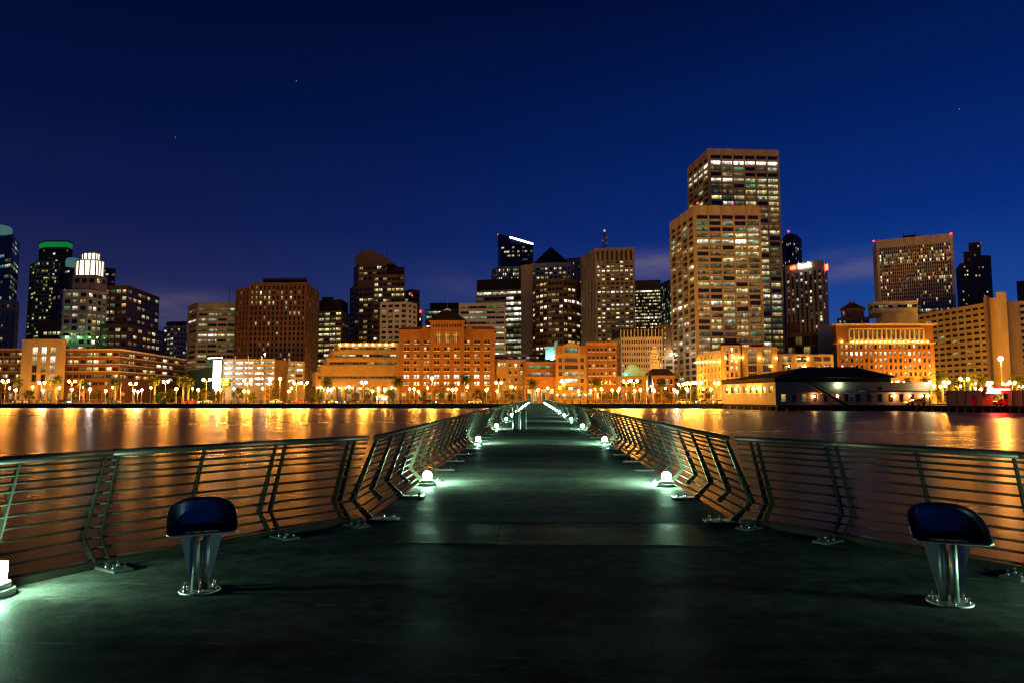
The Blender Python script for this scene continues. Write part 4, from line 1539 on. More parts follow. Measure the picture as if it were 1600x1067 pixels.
for i, y in enumerate((559, 570, 580.5, 591, 602)):
    rw += [(873, 878, y, y + 6.5), (882.5, 903, y, y + 6.5), (907, 912, y, y + 6.5)]
    ks += ['dark', ['dim', 'dark', 'cool', 'white', 'dim'][i], ['dark', 'dark', 'cool', 'dark', 'dim'][i]]
rect_windows(t, rw[1:], 255.97, ks[1:])
rect_windows(t, rw[:1], 255.37, ks[:1])
cornice(t, r[0], P(870, 566.5, 256).z, 0.35, 0.35, 'stucco_orange', 'string_course')
cornice(t, r[0], P(870, 609.5, 256).z, 0.4, 0.4, 'stucco_orange', 'string_course')
rect_windows(t, [(872, 881, 613, 622), (884, 902, 613, 622), (904, 914, 613, 622)], 255.97, ['dim', 'orange', 'warm'])
for px in (871, 881, 905, 915):
    mb = MB()
    mb.ball(P(px, 616.5, 255.5), 0.2, 8, 5)
    mb.build('door_lamp', WARM_SMALL, t)
t, r = bldg('plain_orange_block', 'plain orange brick block with rows of seven square windows', [(916, 257), (964, 257)], 535, 'brick_orange',
            [W(nx=7, fh=12.5, fw=0.58, fr=0.42, top=5, p='home', rec=0.35, sill=True, stop=606)], depth=14)
cornice(t, r[0], r[3] - 0.5, 1.1, 0.4, 'stucco_orange')

# ---- shaped green parapet hall, hipped pavilion, stepped pale tower
t, r = bldg('hall_with_green_parapet', 'low hall with scalloped pale green parapet', [(964, 259), (1010, 259)], 587, 'stucco_yellow',
            [W(nx=4, fh=14, fw=0.62, fr=0.75, top=4, p='sparse', rows=1, mx=1.2, rec=0.5)], depth=12)
c0, c1 = P(971, 587, 262), P(1008, 587, 262)
sh = [(0, 0), (0.0, 0.30), (0.12, 0.34), (0.22, 0.62), (0.24, 0.86), (0.30, 0.9), (0.42, 1.0), (0.60, 0.95), (0.68, 0.80), (0.80, 0.72), (0.84, 0.45), (1.0, 0.40), (1.0, 0)]
hh_ = P(971, 569, 262).z - c0.z
f_ = [(c0.x + (c1.x - c0.x) * u, 262, c0.z + hh_ * v) for u, v in sh]
g_ = [(x_, 263, z_) for x_, y_, z_ in f_]
mb = MB()
mb.face(f_[::-1])
mb.face(g_)
for j in range(len(f_) - 1):
    mb.face([f_[j], f_[j + 1], g_[j + 1], g_[j]])
mb.build('parapet', 'copper_green', t)
mb = MB()
mb.ball((c0.x + 1.5, 259.6, c0.z + 0.5), 0.16, 8, 5)
mb.build('floodlight', lightmat('flood_mint', (0.4, 1.0, 0.75), 300), t)
t, r = bldg('hipped_pavilion', 'orange pavilion with dark hipped roof behind the rocket', [(1009, 262), (1054, 262)], 586, 'stucco_orange',
            [W(nx=6, fh=13, fw=0.5, fr=0.6, top=3, p='sparse', rec=0.4, sill=True)], depth=12)
pts, bk, z0, z1 = r
hip(t, [q.copy() for q in pts + bk], z1 + 0.02, 2.6, 'roof_dark', 'roof', 0.45, 0.8)
t = thing('stepped_white_tower', 'small pale stepped tower above the hipped pavilion', 'building')
for i, (hw, y0_, y1_) in enumerate(((7.2, 562, 576), (5.8, 553, 562.1), (4.2, 546, 553.1), (2.6, 541, 546.1))):
    mass(t, [(1022 - hw, 285 + i), (1022 + hw, 285 + i)], y0_, 'white_panel', [W(nx=2, fh=4.5, fw=0.3, fr=0.6, top=1.5, p='sparse', rows=1)] if i < 2 else (), base=y1_, name='tier', depth=6)
t, r = bldg('podium_wing', 'low beige wing at the foot of the twin towers', [(1000, 352), (1053, 342)], 557, 'concrete_tan',
            [W(nx=4, fh=9.4, fw=0.84, fr=0.6, top=4, p='office', rec=0.5)], depth=14)
mb = MB()
mb.ball(P(1048.5, 553, 336), 0.35, 8, 5)
mb.build('floodlight', lightmat('flood_blue', (0.8, 0.9, 1.0), 500), t)

# ---- the twin towers
tw = dict(fw=0.88, fr=0.66, rec=0.5, mull=3)
t, r = bldg('front_tower', 'nearer and lower of the two big gridded concrete towers', [(1046.5, 366), (1084, 333), (1188, 335)], 321, 'concrete_tan',
            [W(nx=4, fh=9.75, top=14, p='sparse', mx=0.5, fixed={2: 'greenish', 4: 'office', 14: 'rowlit'}, **tw),
             W(nx=5, fh=9.75, top=14, p='tower', mx=0.8, fixed={0: 'dark', 1: 'greenish', 2: 'greenish', 4: 'rowlit', 14: 'bright', 15: 'bright'}, **tw)], ref=1, depth=30)
beacon(t, 1090, 318, 334, 0.45)
beacon(t, 1145, 318, 336, 0.45)
t, r = bldg('rear_tower', 'taller rear one of the two big gridded concrete towers with bright top floor', [(1074, 410), (1107, 378), (1217, 382)], 232, 'concrete_tan',
            [W(nx=4, fh=9.3, top=11, p='sparse', mx=0.5, fixed={0: 'dark', 1: 'rowlit', 2: 'rowlit'}, stop=350, **tw),
             W(nx=6, fh=9.3, top=9, p='tower', mx=0.7, fixed={0: 'dark', 1: 'hotlit', 2: 'greenish', 3: 'sparse'}, rowp=0.06, **tw)], ref=1, depth=34)

for nm, fl in (('front_tower', (4, 5)), ('rear_tower', (4, 6))):
    ch, tp = (([(1046.5, 366), (1084, 333), (1188, 335)], 321) if nm == 'front_tower' else ([(1074, 410), (1107, 378), (1217, 382)], 232))
    pts, _b = footprint(ch, tp, 5)
    zt = P(ch[1][0], tp + 0.6, ch[1][1]).z
    for f_, nb in enumerate(fl):
        a, b = pts[f_], pts[f_ + 1]
        d = (b - a).normalized()
        nn = Vector((d.y, -d.x, 0))
        mxx = 0.5 if f_ == 0 else (0.8 if nm == 'front_tower' else 0.7)
        bw = ((b - a).length - 2 * mxx) / nb
        for k in range(nb + 1):
            q = a + d * (mxx + k * bw)
            mb = MB()
            mb.bar((q.x, q.y, GZ), (q.x, q.y, zt), d, nn, bw * 0.10, 0.9)
            mb.build('pier', 'concrete_tan', OBJ[nm])

# ---- dark round tower and bank tower
t, r = bldg('dark_round_tower', 'dark round tower peeping over the bank tower', [(1221, 660), (1227, 640), (1236, 634), (1245, 640), (1252, 660)], 365, 'dark_cladding',
            [W(nx=3, fh=5.5, fw=0.6, fr=0.7, top=3, p='vsparse', small=True, stop=425, rec=0.2)] * 4, ref=2, depth=14)
beacon(t, 1232, 362, 640, 0.9)
t, r = bldg('bank_tower', 'tower with tall dark window strips and lit name sign on top', [(1226, 520), (1284, 497), (1292, 520)], 406, 'concrete_pale',
            [W(nx=8, fh=5.1, fw=0.52, fr=0.9, top=15, p='sparse', small=True, rec=0.9, stop=530), W(nx=2, fh=5.1, fw=0.5, fr=0.9, top=15, p='sparse', small=True, rec=0.7, stop=530)], ref=1, depth=20)
pts = r[0]
d = (pts[1] - pts[0]).normalized()
n_ = Vector((d.y, -d.x, 0))
rz = math.atan2(d.y, d.x)
for body, u, mat, sz in (('us', 0.235, RED_SIGN, 5.2), ('bank', 0.545, WHITE_NEON, 5.2)):
    c = pts[0] + (pts[1] - pts[0]) * u + n_ * 0.5
    o = beam_text('sign_lettering', body, sz, mat, t, (c.x, c.y, P(1255, 417.5, 505).z), rz, 0.25, 0.06)
mb = MB()
c = pts[1] + (pts[2] - pts[1]) * 0.6
mb.box(c.x + 0.1, c.x + 0.6, c.y - 3.5, c.y + 3.5, P(1284, 419, 500).z, P(1284, 410, 500).z)
mb.build('side_sign', RED_SIGN, t)

# ---- floodlit hotel on the waterfront
t = thing('floodlit_hotel', 'stucco hotel with uplights between its upper windows', 'building')
mass(t, [(1088, 305), (1126, 274)], 546, 'stone_cream', [W(nx=7, fh=10.6, fw=0.42, fr=0.62, top=3, p='home', rec=0.4, fixed={0: 'half'})], ref=1, name='left_wall', depth=14)
mass(t, [(1126, 273.5), (1131, 270), (1155, 270), (1159, 274)], 539, 'stucco_yellow', [None, W(nx=3, fh=9.4, fw=0.6, fr=0.75, top=3, p='half', mx=0.4, rec=0.4, fixed={0: 'bright', 1: 'bright', 2: 'gold'}), None], ref=1, name='corner_wall', depth=10)
pts, back = footprint([(1126, 273), (1158, 273)], 538, 10)
hip(t, pts + back, P(1140, 538.5, 272).z, 1.0, 'roof_dark', 'corner_roof', 0.3, 0.6)
mass(t, [(1159, 272), (1214, 272)], 542, 'stucco_yellow', [W(nx=2, fh=12.3, fw=0.6, fr=0.82, top=2.5, p='gold', mx=1.2, rec=0.5, mull=3)], name='middle_wall', depth=12)
mass(t, [(1214, 275), (1267, 275)], 553, 'stucco_yellow', [W(nx=2, fh=12, fw=0.62, fr=0.72, top=1.5, p='gold', mx=0.8, rec=0.5, mull=3)], name='right_wall', depth=12)
mass(t, [(1267, 278), (1302, 278)], 553.5, 'stone_cream', [W(nx=2, fh=11, fw=0.78, fr=0.62, top=1.5, p='sparse', mx=0.8, rec=0.6)], name='end_wall', depth=12)
for px, py, Y in ((1160, 558, 271.5), (1186.5, 559, 271.5), (1213, 559, 271.5), (1205, 572, 271.4), (1232, 572, 274.4), (1258, 572, 274.4), (1249, 560, 274.4), (1262, 560, 274.4), (1134, 558, 269.4), (1147, 558, 269.4), (1154, 558, 269.4)):
    mb = MB()
    mb.ball(P(px, py, Y) + Vector((0, -0.25, 0)), 0.2, 8, 5)
    mb.build('wall_light', UPLIGHT, t)
a, b = P(1088, 566, 305), P(1126, 565, 274)
for k in range(7):
    q = a.lerp(b, (k + 0.02) / 6.2)
    mb = MB()
    mb.ball(q + Vector((-0.55, -0.45, 0)), 0.17, 8, 5)
    mb.build('wall_light', UPLIGHT, t)
t2, r = bldg('blank_cream_slab', 'blank cream slab between the hotel and the columned building', [(1277, 335), (1309, 333)], 507, 'concrete_pale', depth=12)
t, r = bldg('window_wall_office', 'tan office with tall windows behind the floodlit hotel', [(1228, 352), (1280, 338)], 518, 'stucco_tan',
            [W(nx=4, fh=16, fw=0.8, fr=0.8, top=4, p='half', rec=0.5, mull=4, stop=575)], ref=1, depth=10)
mass(t, [(1230, 362), (1250, 360)], 505, 'stucco_yellow', base=521, name='roof_plant', depth=6)

# ---- columned building with uplit loggia
t = thing('columned_building', 'stately brick building with glowing orange loggia under its cornice', 'building')
pts, bk, z0, z1 = mass(t, [(1300, 306), (1306, 298), (1458, 298)], 508, 'brick_orange',
                       [None, W(nx=19, fh=10.35, fw=0.5, fr=0.62, top=28.5, p='half', mx=1.2, rec=0.4, fixed={0: 'gold', 1: 'lit'}, stop=592)], ref=1, depth=20)
cornice(t, pts, z1 + 0.1, 0.8, 1.5, 'stone_cream')
cornice(t, pts, P(1320, 536.5, 298).z, 0.5, 0.7, 'stone_cream', 'balcony')
za, zb = P(1320, 535.4, 298).z, P(1320, 515.5, 298).z
xs0, xs1 = P(1326, 520, 298).x, P(1442, 520, 298).x
mb = MB()
mb.box(xs0, xs1, 297.2, 297.95, zb, zb + 0.6)
mb.build('entablature', 'stone_cream', t)
for k in range(17):
    x_ = xs0 + (xs1 - xs0) * k / 16
    mb = MB()
    mb.lathe([(0.42, 0), (0.36, 0.4), (0.30, zb - za - 0.4), (0.42, zb - za)], 10, (x_, 297.45, za))
    mb.build('column', 'stone_cream', t)
for k in range(16):
    x_ = xs0 + (xs1 - xs0) * (k + 0.5) / 16
    win(t, Vector((x_, 297.93, (za + zb) / 2 + 0.6)), Vector((0, -1, 0)), 1.0, 3.4, 'dim')
    mb = MB()
    mb.ball((x_, 297.15, za + 0.3), 0.17, 8, 5)
    mb.build('uplight', UPLIGHT, t)
for px in (1315.5, 1449.5):
    mb = MB()
    mb.ball(P(px, 534, 297.4), 0.2, 8, 5)
    mb.build('uplight', UPLIGHT, t)
t, r = bldg('cupola_building', 'dark building with hipped rooftop cupola behind the columned building', [(1308, 345), (1358, 342)], 497, 'stucco_tan', [W(nx=7, fh=9, fw=0.4, fr=0.5, top=2, p='vsparse', rows=1)], depth=14)
pts, bk, z0, z1 = mass(t, [(1314, 350), (1350, 348)], 483, 'stucco_tan', [W(nx=6, fh=11, fw=0.4, fr=0.6, top=2, p='vsparse', rows=1)], base=497, name='cupola_wall', depth=9)
hip(t, [q.copy() for q in pts + bk], z1, P(1330, 475, 352).z - z1, 'roof_tile', 'cupola_roof', 0.7, 0.8)
mass(t, [(1326.5, 353), (1336, 353)], 472, 'stucco_tan', base=477, name='chimney', depth=2)

# ---- big striped tower, low white curve, stepped dark tower
t, r = bldg('striped_tower', 'broad tower of thin vertical stripes with scattered bright windows', [(1363, 455), (1369, 430), (1489, 412)], 376, 'concrete_pale',
            [None, W(nx=34, fh=5.45, fw=0.62, fr=0.86, top=13, mx=1.4, p='vsparse', small=True, rec=0.6, stop=500, rowp=0.22, rowpal='half')], ref=1, depth=26)
mass(t, [(1411, 440), (1431, 437)], 369, 'roof_dark', base=373, name='roof_plant', depth=6)
mast(t, 1412, 362, 372, 440, 0.2)
mast(t, 1430, 357, 372, 440, 0.2)
beacon(t, 1365, 377, 432, 0.5)
beacon(t, 1486, 365, 412, 0.5)
t, r = bldg('rounded_low_block', 'low white block with one curved window band below the striped tower', [(1356, 352), (1364, 344), (1434, 340)], 472, 'white_panel',
            [W(nx=1, fh=6, fw=0.9, fr=0.8, top=5, p='dark', rows=1, rec=0.6), W(nx=9, fh=6, fw=0.97, fr=0.8, top=5, p='half', rows=1, rec=0.6, fixed={0: 'half'})], ref=1, base=490, depth=18)
mass(t, [(1377, 350), (1434, 346)], 489, 'white_panel', name='base_wall', depth=14)
t = thing('stepped_dark_tower', 'dark tower stepping up to a flat top with red beacon', 'building')
sd = dict(fh=6.4, fw=0.5, fr=0.45, rec=0.3, top=3, stop=480)
mass(t, [(1493, 560), (1500, 535), (1514, 532)], 412, 'brown_tower', [None, W(nx=3, p='vsparse', **sd)], ref=1, name='wall', depth=14)
mass(t, [(1505, 536), (1532, 533)], 394, 'brown_tower', [W(nx=5, p='vsparse', **sd)], name='wall', depth=14)
mass(t, [(1513, 538), (1532, 535)], 380, 'brown_tower', [W(nx=3, p='vsparse', **sd)], base=394.5, name='upper_wall', depth=14)
mass(t, [(1532, 534), (1548, 536)], 399, 'brown_tower', [W(nx=3, p='vsparse', **sd)], name='wall', depth=14)
beacon(t, 1531, 380, 536, 0.6)
bldg('far_right_block', 'dark block cut off by the right edge', [(1588, 480), (1650, 470)], 440, 'brown_tower', [W(nx=9, fh=8, fw=0.5, fr=0.5, top=4, p='vsparse', stop=520)], depth=20)

# ---- large balcony hotel on the right
t = thing('balcony_hotel', 'large orange-lit concrete hotel with a slanting field of balconies', 'building')
pts, bk, z0, z1 = mass(t, [(1380, 412), (1542, 336)], 473, 'hotel_concrete', [W(nx=16, fh=9.45, fw=0.80, fr=0.46, top=2.5, p='vsparse', mx=0.6, rec=0.55, mull=1)], ref=1, depth=20)
mass(t, [(1536, 337), (1541, 328), (1546, 334)], 462, 'hotel_concrete', ref=1, name='fin', depth=14)
mass(t, [(1546, 334), (1564, 332)], 466, 'hotel_concrete', name='lift_shaft', depth=14)
mass(t, [(1556, 329), (1572, 328)], 457, 'hotel_concrete', name='fin', depth=14)
mass(t, [(1572, 338), (1590, 337)], 471, 'hotel_concrete', name='blank_wall', depth=14)
mass(t, [(1590, 338), (1650, 336)], 471, 'hotel_concrete', [W(nx=4, fh=9.6, fw=0.75, fr=0.5, top=3, p='home', rec=0.6)], name='right_wall', depth=14)

# =================================================================== RESTAURANT AND PIER SHEDS ON THE WATER
wallmat('yellow_board', (0.48, 0.33, 0.15), 0.8, 0.2, 1.5)
wallmat('dark_timber', (0.045, 0.03, 0.024), 0.9, 0.3, 1.0, spec=0.05)
t = thing('waterfront_restaurant', 'wide restaurant on piles with dark hipped roof and yellow lit end', 'building')
A = P(1130, 620, 191)
B = P(1212, 620, 163)
Cc = P(1456, 620, 160)
DZ = -0.15
chain = [Vector((v.x, v.y, 0)) for v in (A, B, Cc)]
back = [Vector((Cc.x + 4, 192, 0)), Vector((A.x + 3, 197, 0))]
mb = MB()
mb.prism([(p.x, p.y - 1.2) for p in chain] + [(p.x, p.y) for p in back], DZ - 0.5, DZ)
mb.build('pile_deck', 'dark_timber', t)
for k in range(22):
    u = k / 21
    q = chain[0].lerp(chain[1], u * 3) if u < 1 / 3 else chain[1].lerp(chain[2], (u - 1 / 3) * 1.5)
    mb = MB()
    mb.path([(q.x, q.y - 0.6, -4), (q.x, q.y - 0.6, DZ - 0.5)], 0.28, 8)
    mb.build('pile', 'pile', t)
z1_ = P(1212, 613, 163).z
z2_ = P(1212, 596.5, 163).z
mb = MB()
facade(t, mb, chain[0], chain[1], DZ, z2_, nx=8, fh=2.3, fw=0.5, fr=0.72, top=0.5, p='home', rec=0.3, rows=2, mx=0.5, sill=True)
mb.build('end_wall', ['yellow_board', 'trim_white'], t)
mb = MB()
facade(t, mb, chain[1], chain[2], DZ, z1_ + 0.1, nx=14, fh=2.3, fw=0.42, fr=0.8, top=0.15, p='vsparse', rec=0.25, rows=1, mx=0.6)
wallface(mb, chain[2], back[0], DZ, z2_)
wallface(mb, back[0], back[1], DZ, z2_)
wallface(mb, back[1], chain[0], DZ, z2_)
mb.build('ground_wall', ['mauve_glow_wood', 'trim_white'], t)
mb = MB()
o_ = Vector((0, -0.5, 0))
wallface(mb, chain[1] + o_, chain[2] + o_, z1_ + 0.102, z2_)
mb.face([(chain[1].x, chain[1].y - 0.5, z1_ + 0.102), (chain[1].x, chain[1].y + 0.2, z1_ + 0.102), (chain[2].x, chain[2].y + 0.2, z1_ + 0.102), (chain[2].x, chain[2].y - 0.5, z1_ + 0.102)])
mb.face([(p.x, p.y, z2_) for p in [chain[1] + o_, chain[2] + o_] + back + [chain[0]]])
mb.build('upper_wall', 'mauve_glow_wood', t)  # pinkish light from around is painted into this wall colour
M1 = P(1392, 620, 161)
rp = [chain[0], chain[1] + Vector((0, -1, 0)), Vector((M1.x, M1.y - 1, 0)), Vector((M1.x + 2, 193, 0))]
mb = MB()
ze = z2_ + 0.3
mb.prism([(p.x + (0.4 if i in (2,) else 0), p.y + 1.4) for i, p in enumerate(rp)], z2_ + 0.003, z2_ + 1.3)
mb.build('clerestory', 'dark_timber', t)
r0, r1 = P(1258, 573, 177), P(1336, 573, 177)
ov = 1.2
e = [Vector((rp[0].x - ov, rp[0].y, z2_ + 0.9)), Vector((rp[1].x - ov, rp[1].y - ov, z2_ + 1.0)), Vector((rp[2].x + ov, rp[2].y - ov, z2_ + 1.0)), Vector((rp[3].x + ov, rp[3].y + ov, z2_ + 1.0))]
mb = MB()
mb.face([e[0], e[1], r0])
mb.face([e[1], e[2], r1, r0])
mb.face([e[2], e[3], r1])
mb.face([e[3], e[0], r0, r1])
mb.face([e[3], e[2], e[1], e[0]])
mb.build('roof', 'roof_dark', t)
for px in (1140.5, 1155, 1173, 1182, 1189.5):              # lamps on the yellow wall
    u = (px - 1130) / 82
    q = chain[0].lerp(chain[1], u)
    mb = MB()
    mb.ball((q.x - 0.5, q.y - 0.45, P(1160, 607, 178).z), 0.2, 8, 5)
    mb.build('wall_lamp', lightmat('wl_%d' % px, (1.0, 0.62, 0.14), 260), t)
def spot(root, px, py, Y, r_, mat, name='wall_lamp'):
    mb = MB()
    mb.ball(P(px, py, Y), r_, 8, 5)
    mb.build(name, mat, root)
spot(t, 1310, 600, 161.0, 0.33, GREEN_FLOOD, 'floodlight')
WARM_MID = lightmat('lamp_warm_mid', (1.0, 0.62, 0.2), 230)
spot(t, 1272, 618.5, 162.1, 0.2, WARM_MID)
spot(t, 1308, 618, 162.0, 0.2, WARM_MID)
spot(t, 1398, 618, 160.2, 0.2, WARM_MID)
for px, py, mt in ((1447, 600, GREEN_FLOOD), (1453, 596, WARM_MID), (1459, 602, WARM_MID)):
    spot(t, px, py, 157.5, 0.28, mt, 'floodlight')
mb = MB()
q = P(1453, 600, 157.5)
mb.path([(q.x, q.y + 0.4, DZ), (q.x, q.y + 0.4, q.z + 1.0)], 0.1, 6)
mb.build('floodlight_post', 'steel_dark', t)
mb = MB()
mb.prism([(chain[0].x + 1, chain[0].y + 3), (chain[1].x, chain[1].y + 3), (chain[2].x, chain[2].y + 3), (chain[2].x, chain[2].y + 3.5), (chain[1].x, chain[1].y + 3.5), (chain[0].x + 1, chain[0].y + 3.5)], -3.5, DZ - 0.501)
mb.build('added_dark_skirt', 'dark_timber', t)  # added wall that darkens the gaps between the piles
for px in (1422, 1441, 1451):
    spot(t, px, 617.5, 159.8, 0.16, WARM_MID)
mb = MB()                                                  # outside stair
s0, s1 = P(1262, 598, 160.5), P(1322, 632, 159.5)
mb.bar(s0, s1, (0, 1, 0), (0, 0, 1), 1.3, 0.45)
mb.build('stair_flight', 'dark_timber', t)
for dy in (-0.62, 0.62):
    mb = MB()
    mb.path([s0 + Vector((0, dy, 1.0)), s1 + Vector((0, dy, 1.0))], 0.05, 6)
    mb.build('stair_rail', 'dark_timber', t)
a, b = P(1284, 612.8, 161), P(1346, 612.8, 161)
mb = MB()
mb.box(a.x, b.x, 161.0, 162.4, a.z - 0.18, a.z - 0.03)
mb.build('balcony_floor', 'trim_white', t)
for k in range(25):
    x_ = a.x + (b.x - a.x) * k / 24
    mb = MB()
    mb.box(x_ - 0.03, x_ + 0.03, 161.05, 161.11, a.z - 0.028, a.z + 0.55)
    mb.build('baluster', 'trim_white', t)
mb = MB()
mb.box(a.x, b.x, 161.03, 161.13, a.z + 0.552, a.z + 0.62)
mb.build('balcony_rail', 'trim_white', t)
a, b = P(1345, 612, 160), P(1460, 612.5, 157.5)
mb = MB()
mb.hexa([(a.x, 157.6, a.z), (b.x, 156.8, a.z), (b.x, 160.2, a.z + 0.1), (a.x, 161.1, a.z + 0.1), (a.x, 157.6, a.z + 0.16), (b.x, 156.8, a.z + 0.16), (b.x, 160.2, a.z + 0.4), (a.x, 161.1, a.z + 0.4)])
mb.build('awning', 'steel_dark', t)
a = P(1326, 628.5, 161.4)
mb = MB()
mb.box(a.x, a.x + 1.35, 161.3, 161.42, DZ + 0.02, P(1326, 615, 161.4).z)
dr = mb.build('door', 'trim_white', t)
for i in range(2):
    for j in range(3):
        mb = MB()
        x_ = a.x + 0.22 + i * 0.52
        z_ = DZ + 0.25 + j * 0.55
        mb.box(x_, x_ + 0.38, 161.26, 161.298, z_, z_ + 0.42)
        mb.build('door_pane', 'glass_dark', dr)
a = P(1375, 606, 159.6)
mb = MB()
mb.box(a.x - 0.5, a.x + 0.5, 159.72, 160.0, a.z - 0.4, a.z + 0.4)
mb.build('vent', 'dark_timber', t)

# sheds on the right
t = thing('pier_shed', 'grey lilac pier shed under the red neon sign', 'shed')
A = P(1478, 620, 152)
B = P(1660, 620, 136)
mb = MB()
chain = [Vector((A.x, A.y, 0)), Vector((B.x, B.y, 0))]
dirn = (chain[1] - chain[0]).normalized()
nrm = Vector((dirn.y, -dirn.x, 0))
zt = P(1500, 609.5, 150).z
u0, u1, u2 = 0.45, 0.60, 0.66
def along(u):
    return chain[0].lerp(chain[1], u)
wallface(mb, along(0), along(0.43), DZ, zt)
wallface(mb, along(0.56), along(0.70), DZ, zt)
wallface(mb, along(0.43), along(0.56), zt - 0.75, zt)
wallface(mb, along(0.70), along(1), DZ, zt)
bk = [chain[1] - nrm * 22, chain[0] - nrm * 22]
wallface(mb, chain[1], bk[0], DZ, zt)
wallface(mb, bk[1], chain[0], DZ, zt)
wallface(mb, along(0.56) - nrm * 6, along(0.43) - nrm * 6, DZ, zt)
wallface(mb, along(0.43) - nrm * 6, along(0.56) - nrm * 6, DZ, zt)
mb.face([(p.x, p.y, zt) for p in chain + bk])
mb.build('wall', 'mauve_glow_wood', t)
mb = MB()
mb.prism([(p.x, p.y) for p in [chain[0] + nrm * 2.5 - dirn * 5, chain[1] + nrm * 2.5] + bk], DZ - 0.5, DZ)
mb.build('pile_deck', 'dark_timber', t)
for k in range(17):
    q = (chain[0] - dirn * 5).lerp(chain[1], k / 16) + nrm * 2.0
    mb = MB()
    mb.path([(q.x, q.y, -4), (q.x, q.y, DZ - 0.5)], 0.3, 8)
    mb.build('pile', 'pile', t)
for k in range(12):
    q = along(k / 12 + 0.01)
    mb = MB()
    mb.box(q.x - 0.06, q.x + 0.06, q.y - 0.12, q.y - 0.01, DZ + 0.01, zt - 0.02)
    if not 0.42 < k / 12 + 0.01 < 0.57:
        mb.build('batten', 'mauve_glow_wood', t)
mb = MB()
mb.prism([(p.x, p.y) for p in [chain[0] - dirn * 5 - nrm * 1, chain[1] - nrm * 1, chain[1] - nrm * 1.5, chain[0] - dirn * 5 - nrm * 1.5]], -3.5, DZ - 0.501)
mb.build('added_dark_skirt', 'dark_timber', t)  # added to block the shore lights showing under the shed deck
q = along(0.262) + nrm * 0.1
mb = MB()
mb.box(q.x - 0.55, q.x + 0.55, q.y - 0.1, q.y, DZ + 0.01, DZ + 2.3)
mb.build('red_door', wallmat('red_paint', (0.45, 0.03, 0.03), 0.5), t)
t = thing('neon_sign', 'long blazing red and white neon sign on the pier shed roof', 'sign')
c0, c1 = P(1541, 609.5, 145), P(1580, 609.5, 143.3)
mb = MB()
mb.bar(c0 + Vector((0, 0.3, 0.1)), c1 + Vector((0, 0.3, 0.1)), (0, 1, 0), (0, 0, 1), 0.3, 1.5)
mb.build('board', 'steel_dark', t)
mb = MB()
cc_ = c0.lerp(c1, 0.17)
mb.lathe([(0.05, -0.06), (0.62, -0.05), (0.62, 0.05), (0.05, 0.06)], 20)
o = mb.build('round_light', WHITE_NEON, t, (cc_.x, cc_.y - 0.05, cc_.z + 0.15))
o.rotation_euler = (math.pi / 2, 0, 0)
for k in range(8):
    q = c0.lerp(c1, 0.34 + k * 0.082)
    mb = MB()
    hh_ = 0.36 if k % 3 else 0.46
    mb.path([(q.x - 0.14, q.y, q.z - 0.3), (q.x - 0.14, q.y, q.z + hh_), (q.x + 0.12, q.y, q.z + hh_ - 0.08), (q.x + 0.14, q.y, q.z - 0.3), (q.x - 0.14, q.y, q.z - 0.3)], 0.07, 6)
    mb.build('neon_tube', RED_NEON, t)
mb = MB()
mb.path([c0 + Vector((4.9, -0.2, -0.62)) * 0 + Vector((0, -0.02, -0.5)), c1 + Vector((0, -0.02, -0.5))], 0.07, 6)
mb.build('neon_tube', RED_NEON, t)
for q in (c0, c1):
    mb = MB()
    mb.path([(q.x, q.y + 0.5, zt - 0.1), (q.x, q.y + 0.5, q.z + 0.8)], 0.06, 6)
    mb.build('bracket', 'steel_dark', t)

# lit ground floors along the street
def ground_floor(root, x0, x1, step, w_, Y, y0=613, y1=623):
    x = x0
    while x + w_ < x1:
        rect_windows(root, [(x, x + w_, y0, y1)], Y, [random.choice(['dark', 'dim', 'orange', 'yellow', 'dim', 'warm'])])
        x += step
OB = bpy.data.objects
ground_floor(OB['brick_hotel'], 628, 772, 13.2, 6.2, 261.97)
ground_floor(OB['brick_block'], -10, 34, 12, 7, 261.97)
ground_floor(OB['brick_block'], 106, 187, 11.5, 7, 261.97)
ground_floor(OB['brick_block'], 62, 102, 13, 6, 258.47, 611, 623)
ground_floor(OB['plain_orange_block'], 919, 962, 10.5, 6, 256.97)
ground_floor(OB['tan_corner_house'], 776, 820, 11, 6, 263.97)
ground_floor(OB['hall_with_green_parapet'], 967, 1008, 10, 6, 258.97)

# windows past the limit: one part of kind stuff per building
for root, mb in STUFF.values():
    tag(mb.build('glazing', GMATS, root), kind='stuff')

# =================================================================== STREET LAMPS, TREES, TRAFFIC
wallmat('lamp_post', (0.09, 0.085, 0.075), 0.5, 0.2, 3.0, metal=0.4)


def street_lamp(name, h, arms, r, mat, label, group):
    """arms: sideways offsets of the globes"""
    t = thing(name, label, 'street lamp', group=group)
    mb = MB()
    mb.lathe([(0.22, 0), (0.22, 0.5), (0.13, 0.6), (0.09, h * 0.6), (0.07, h)], 8)
    mb.build('post', 'lamp_post', t)
    if arms != [0]:
        mb = MB()
        for a in arms:
            mb.path([(0, 0, h - 0.5), (a * 0.7, 0, h - 0.35), (a, 0, h - 0.05)], 0.05, 6)
        mb.build('arms', 'lamp_post', t)
    for a in arms:
        mb = MB()
        mb.ball((a, 0, h + r * 0.9), r, 8, 5)
        g = mb.build('globe', mat, t)
        mb = MB()
        mb.lathe([(r * 0.75, 0), (r * 0.5, r * 0.25), (0.05, r * 0.5)], 8, (a, 0, h + r * 1.92))
        mb.build('cap', 'lamp_post', g)
    note_kids(t)
    return t


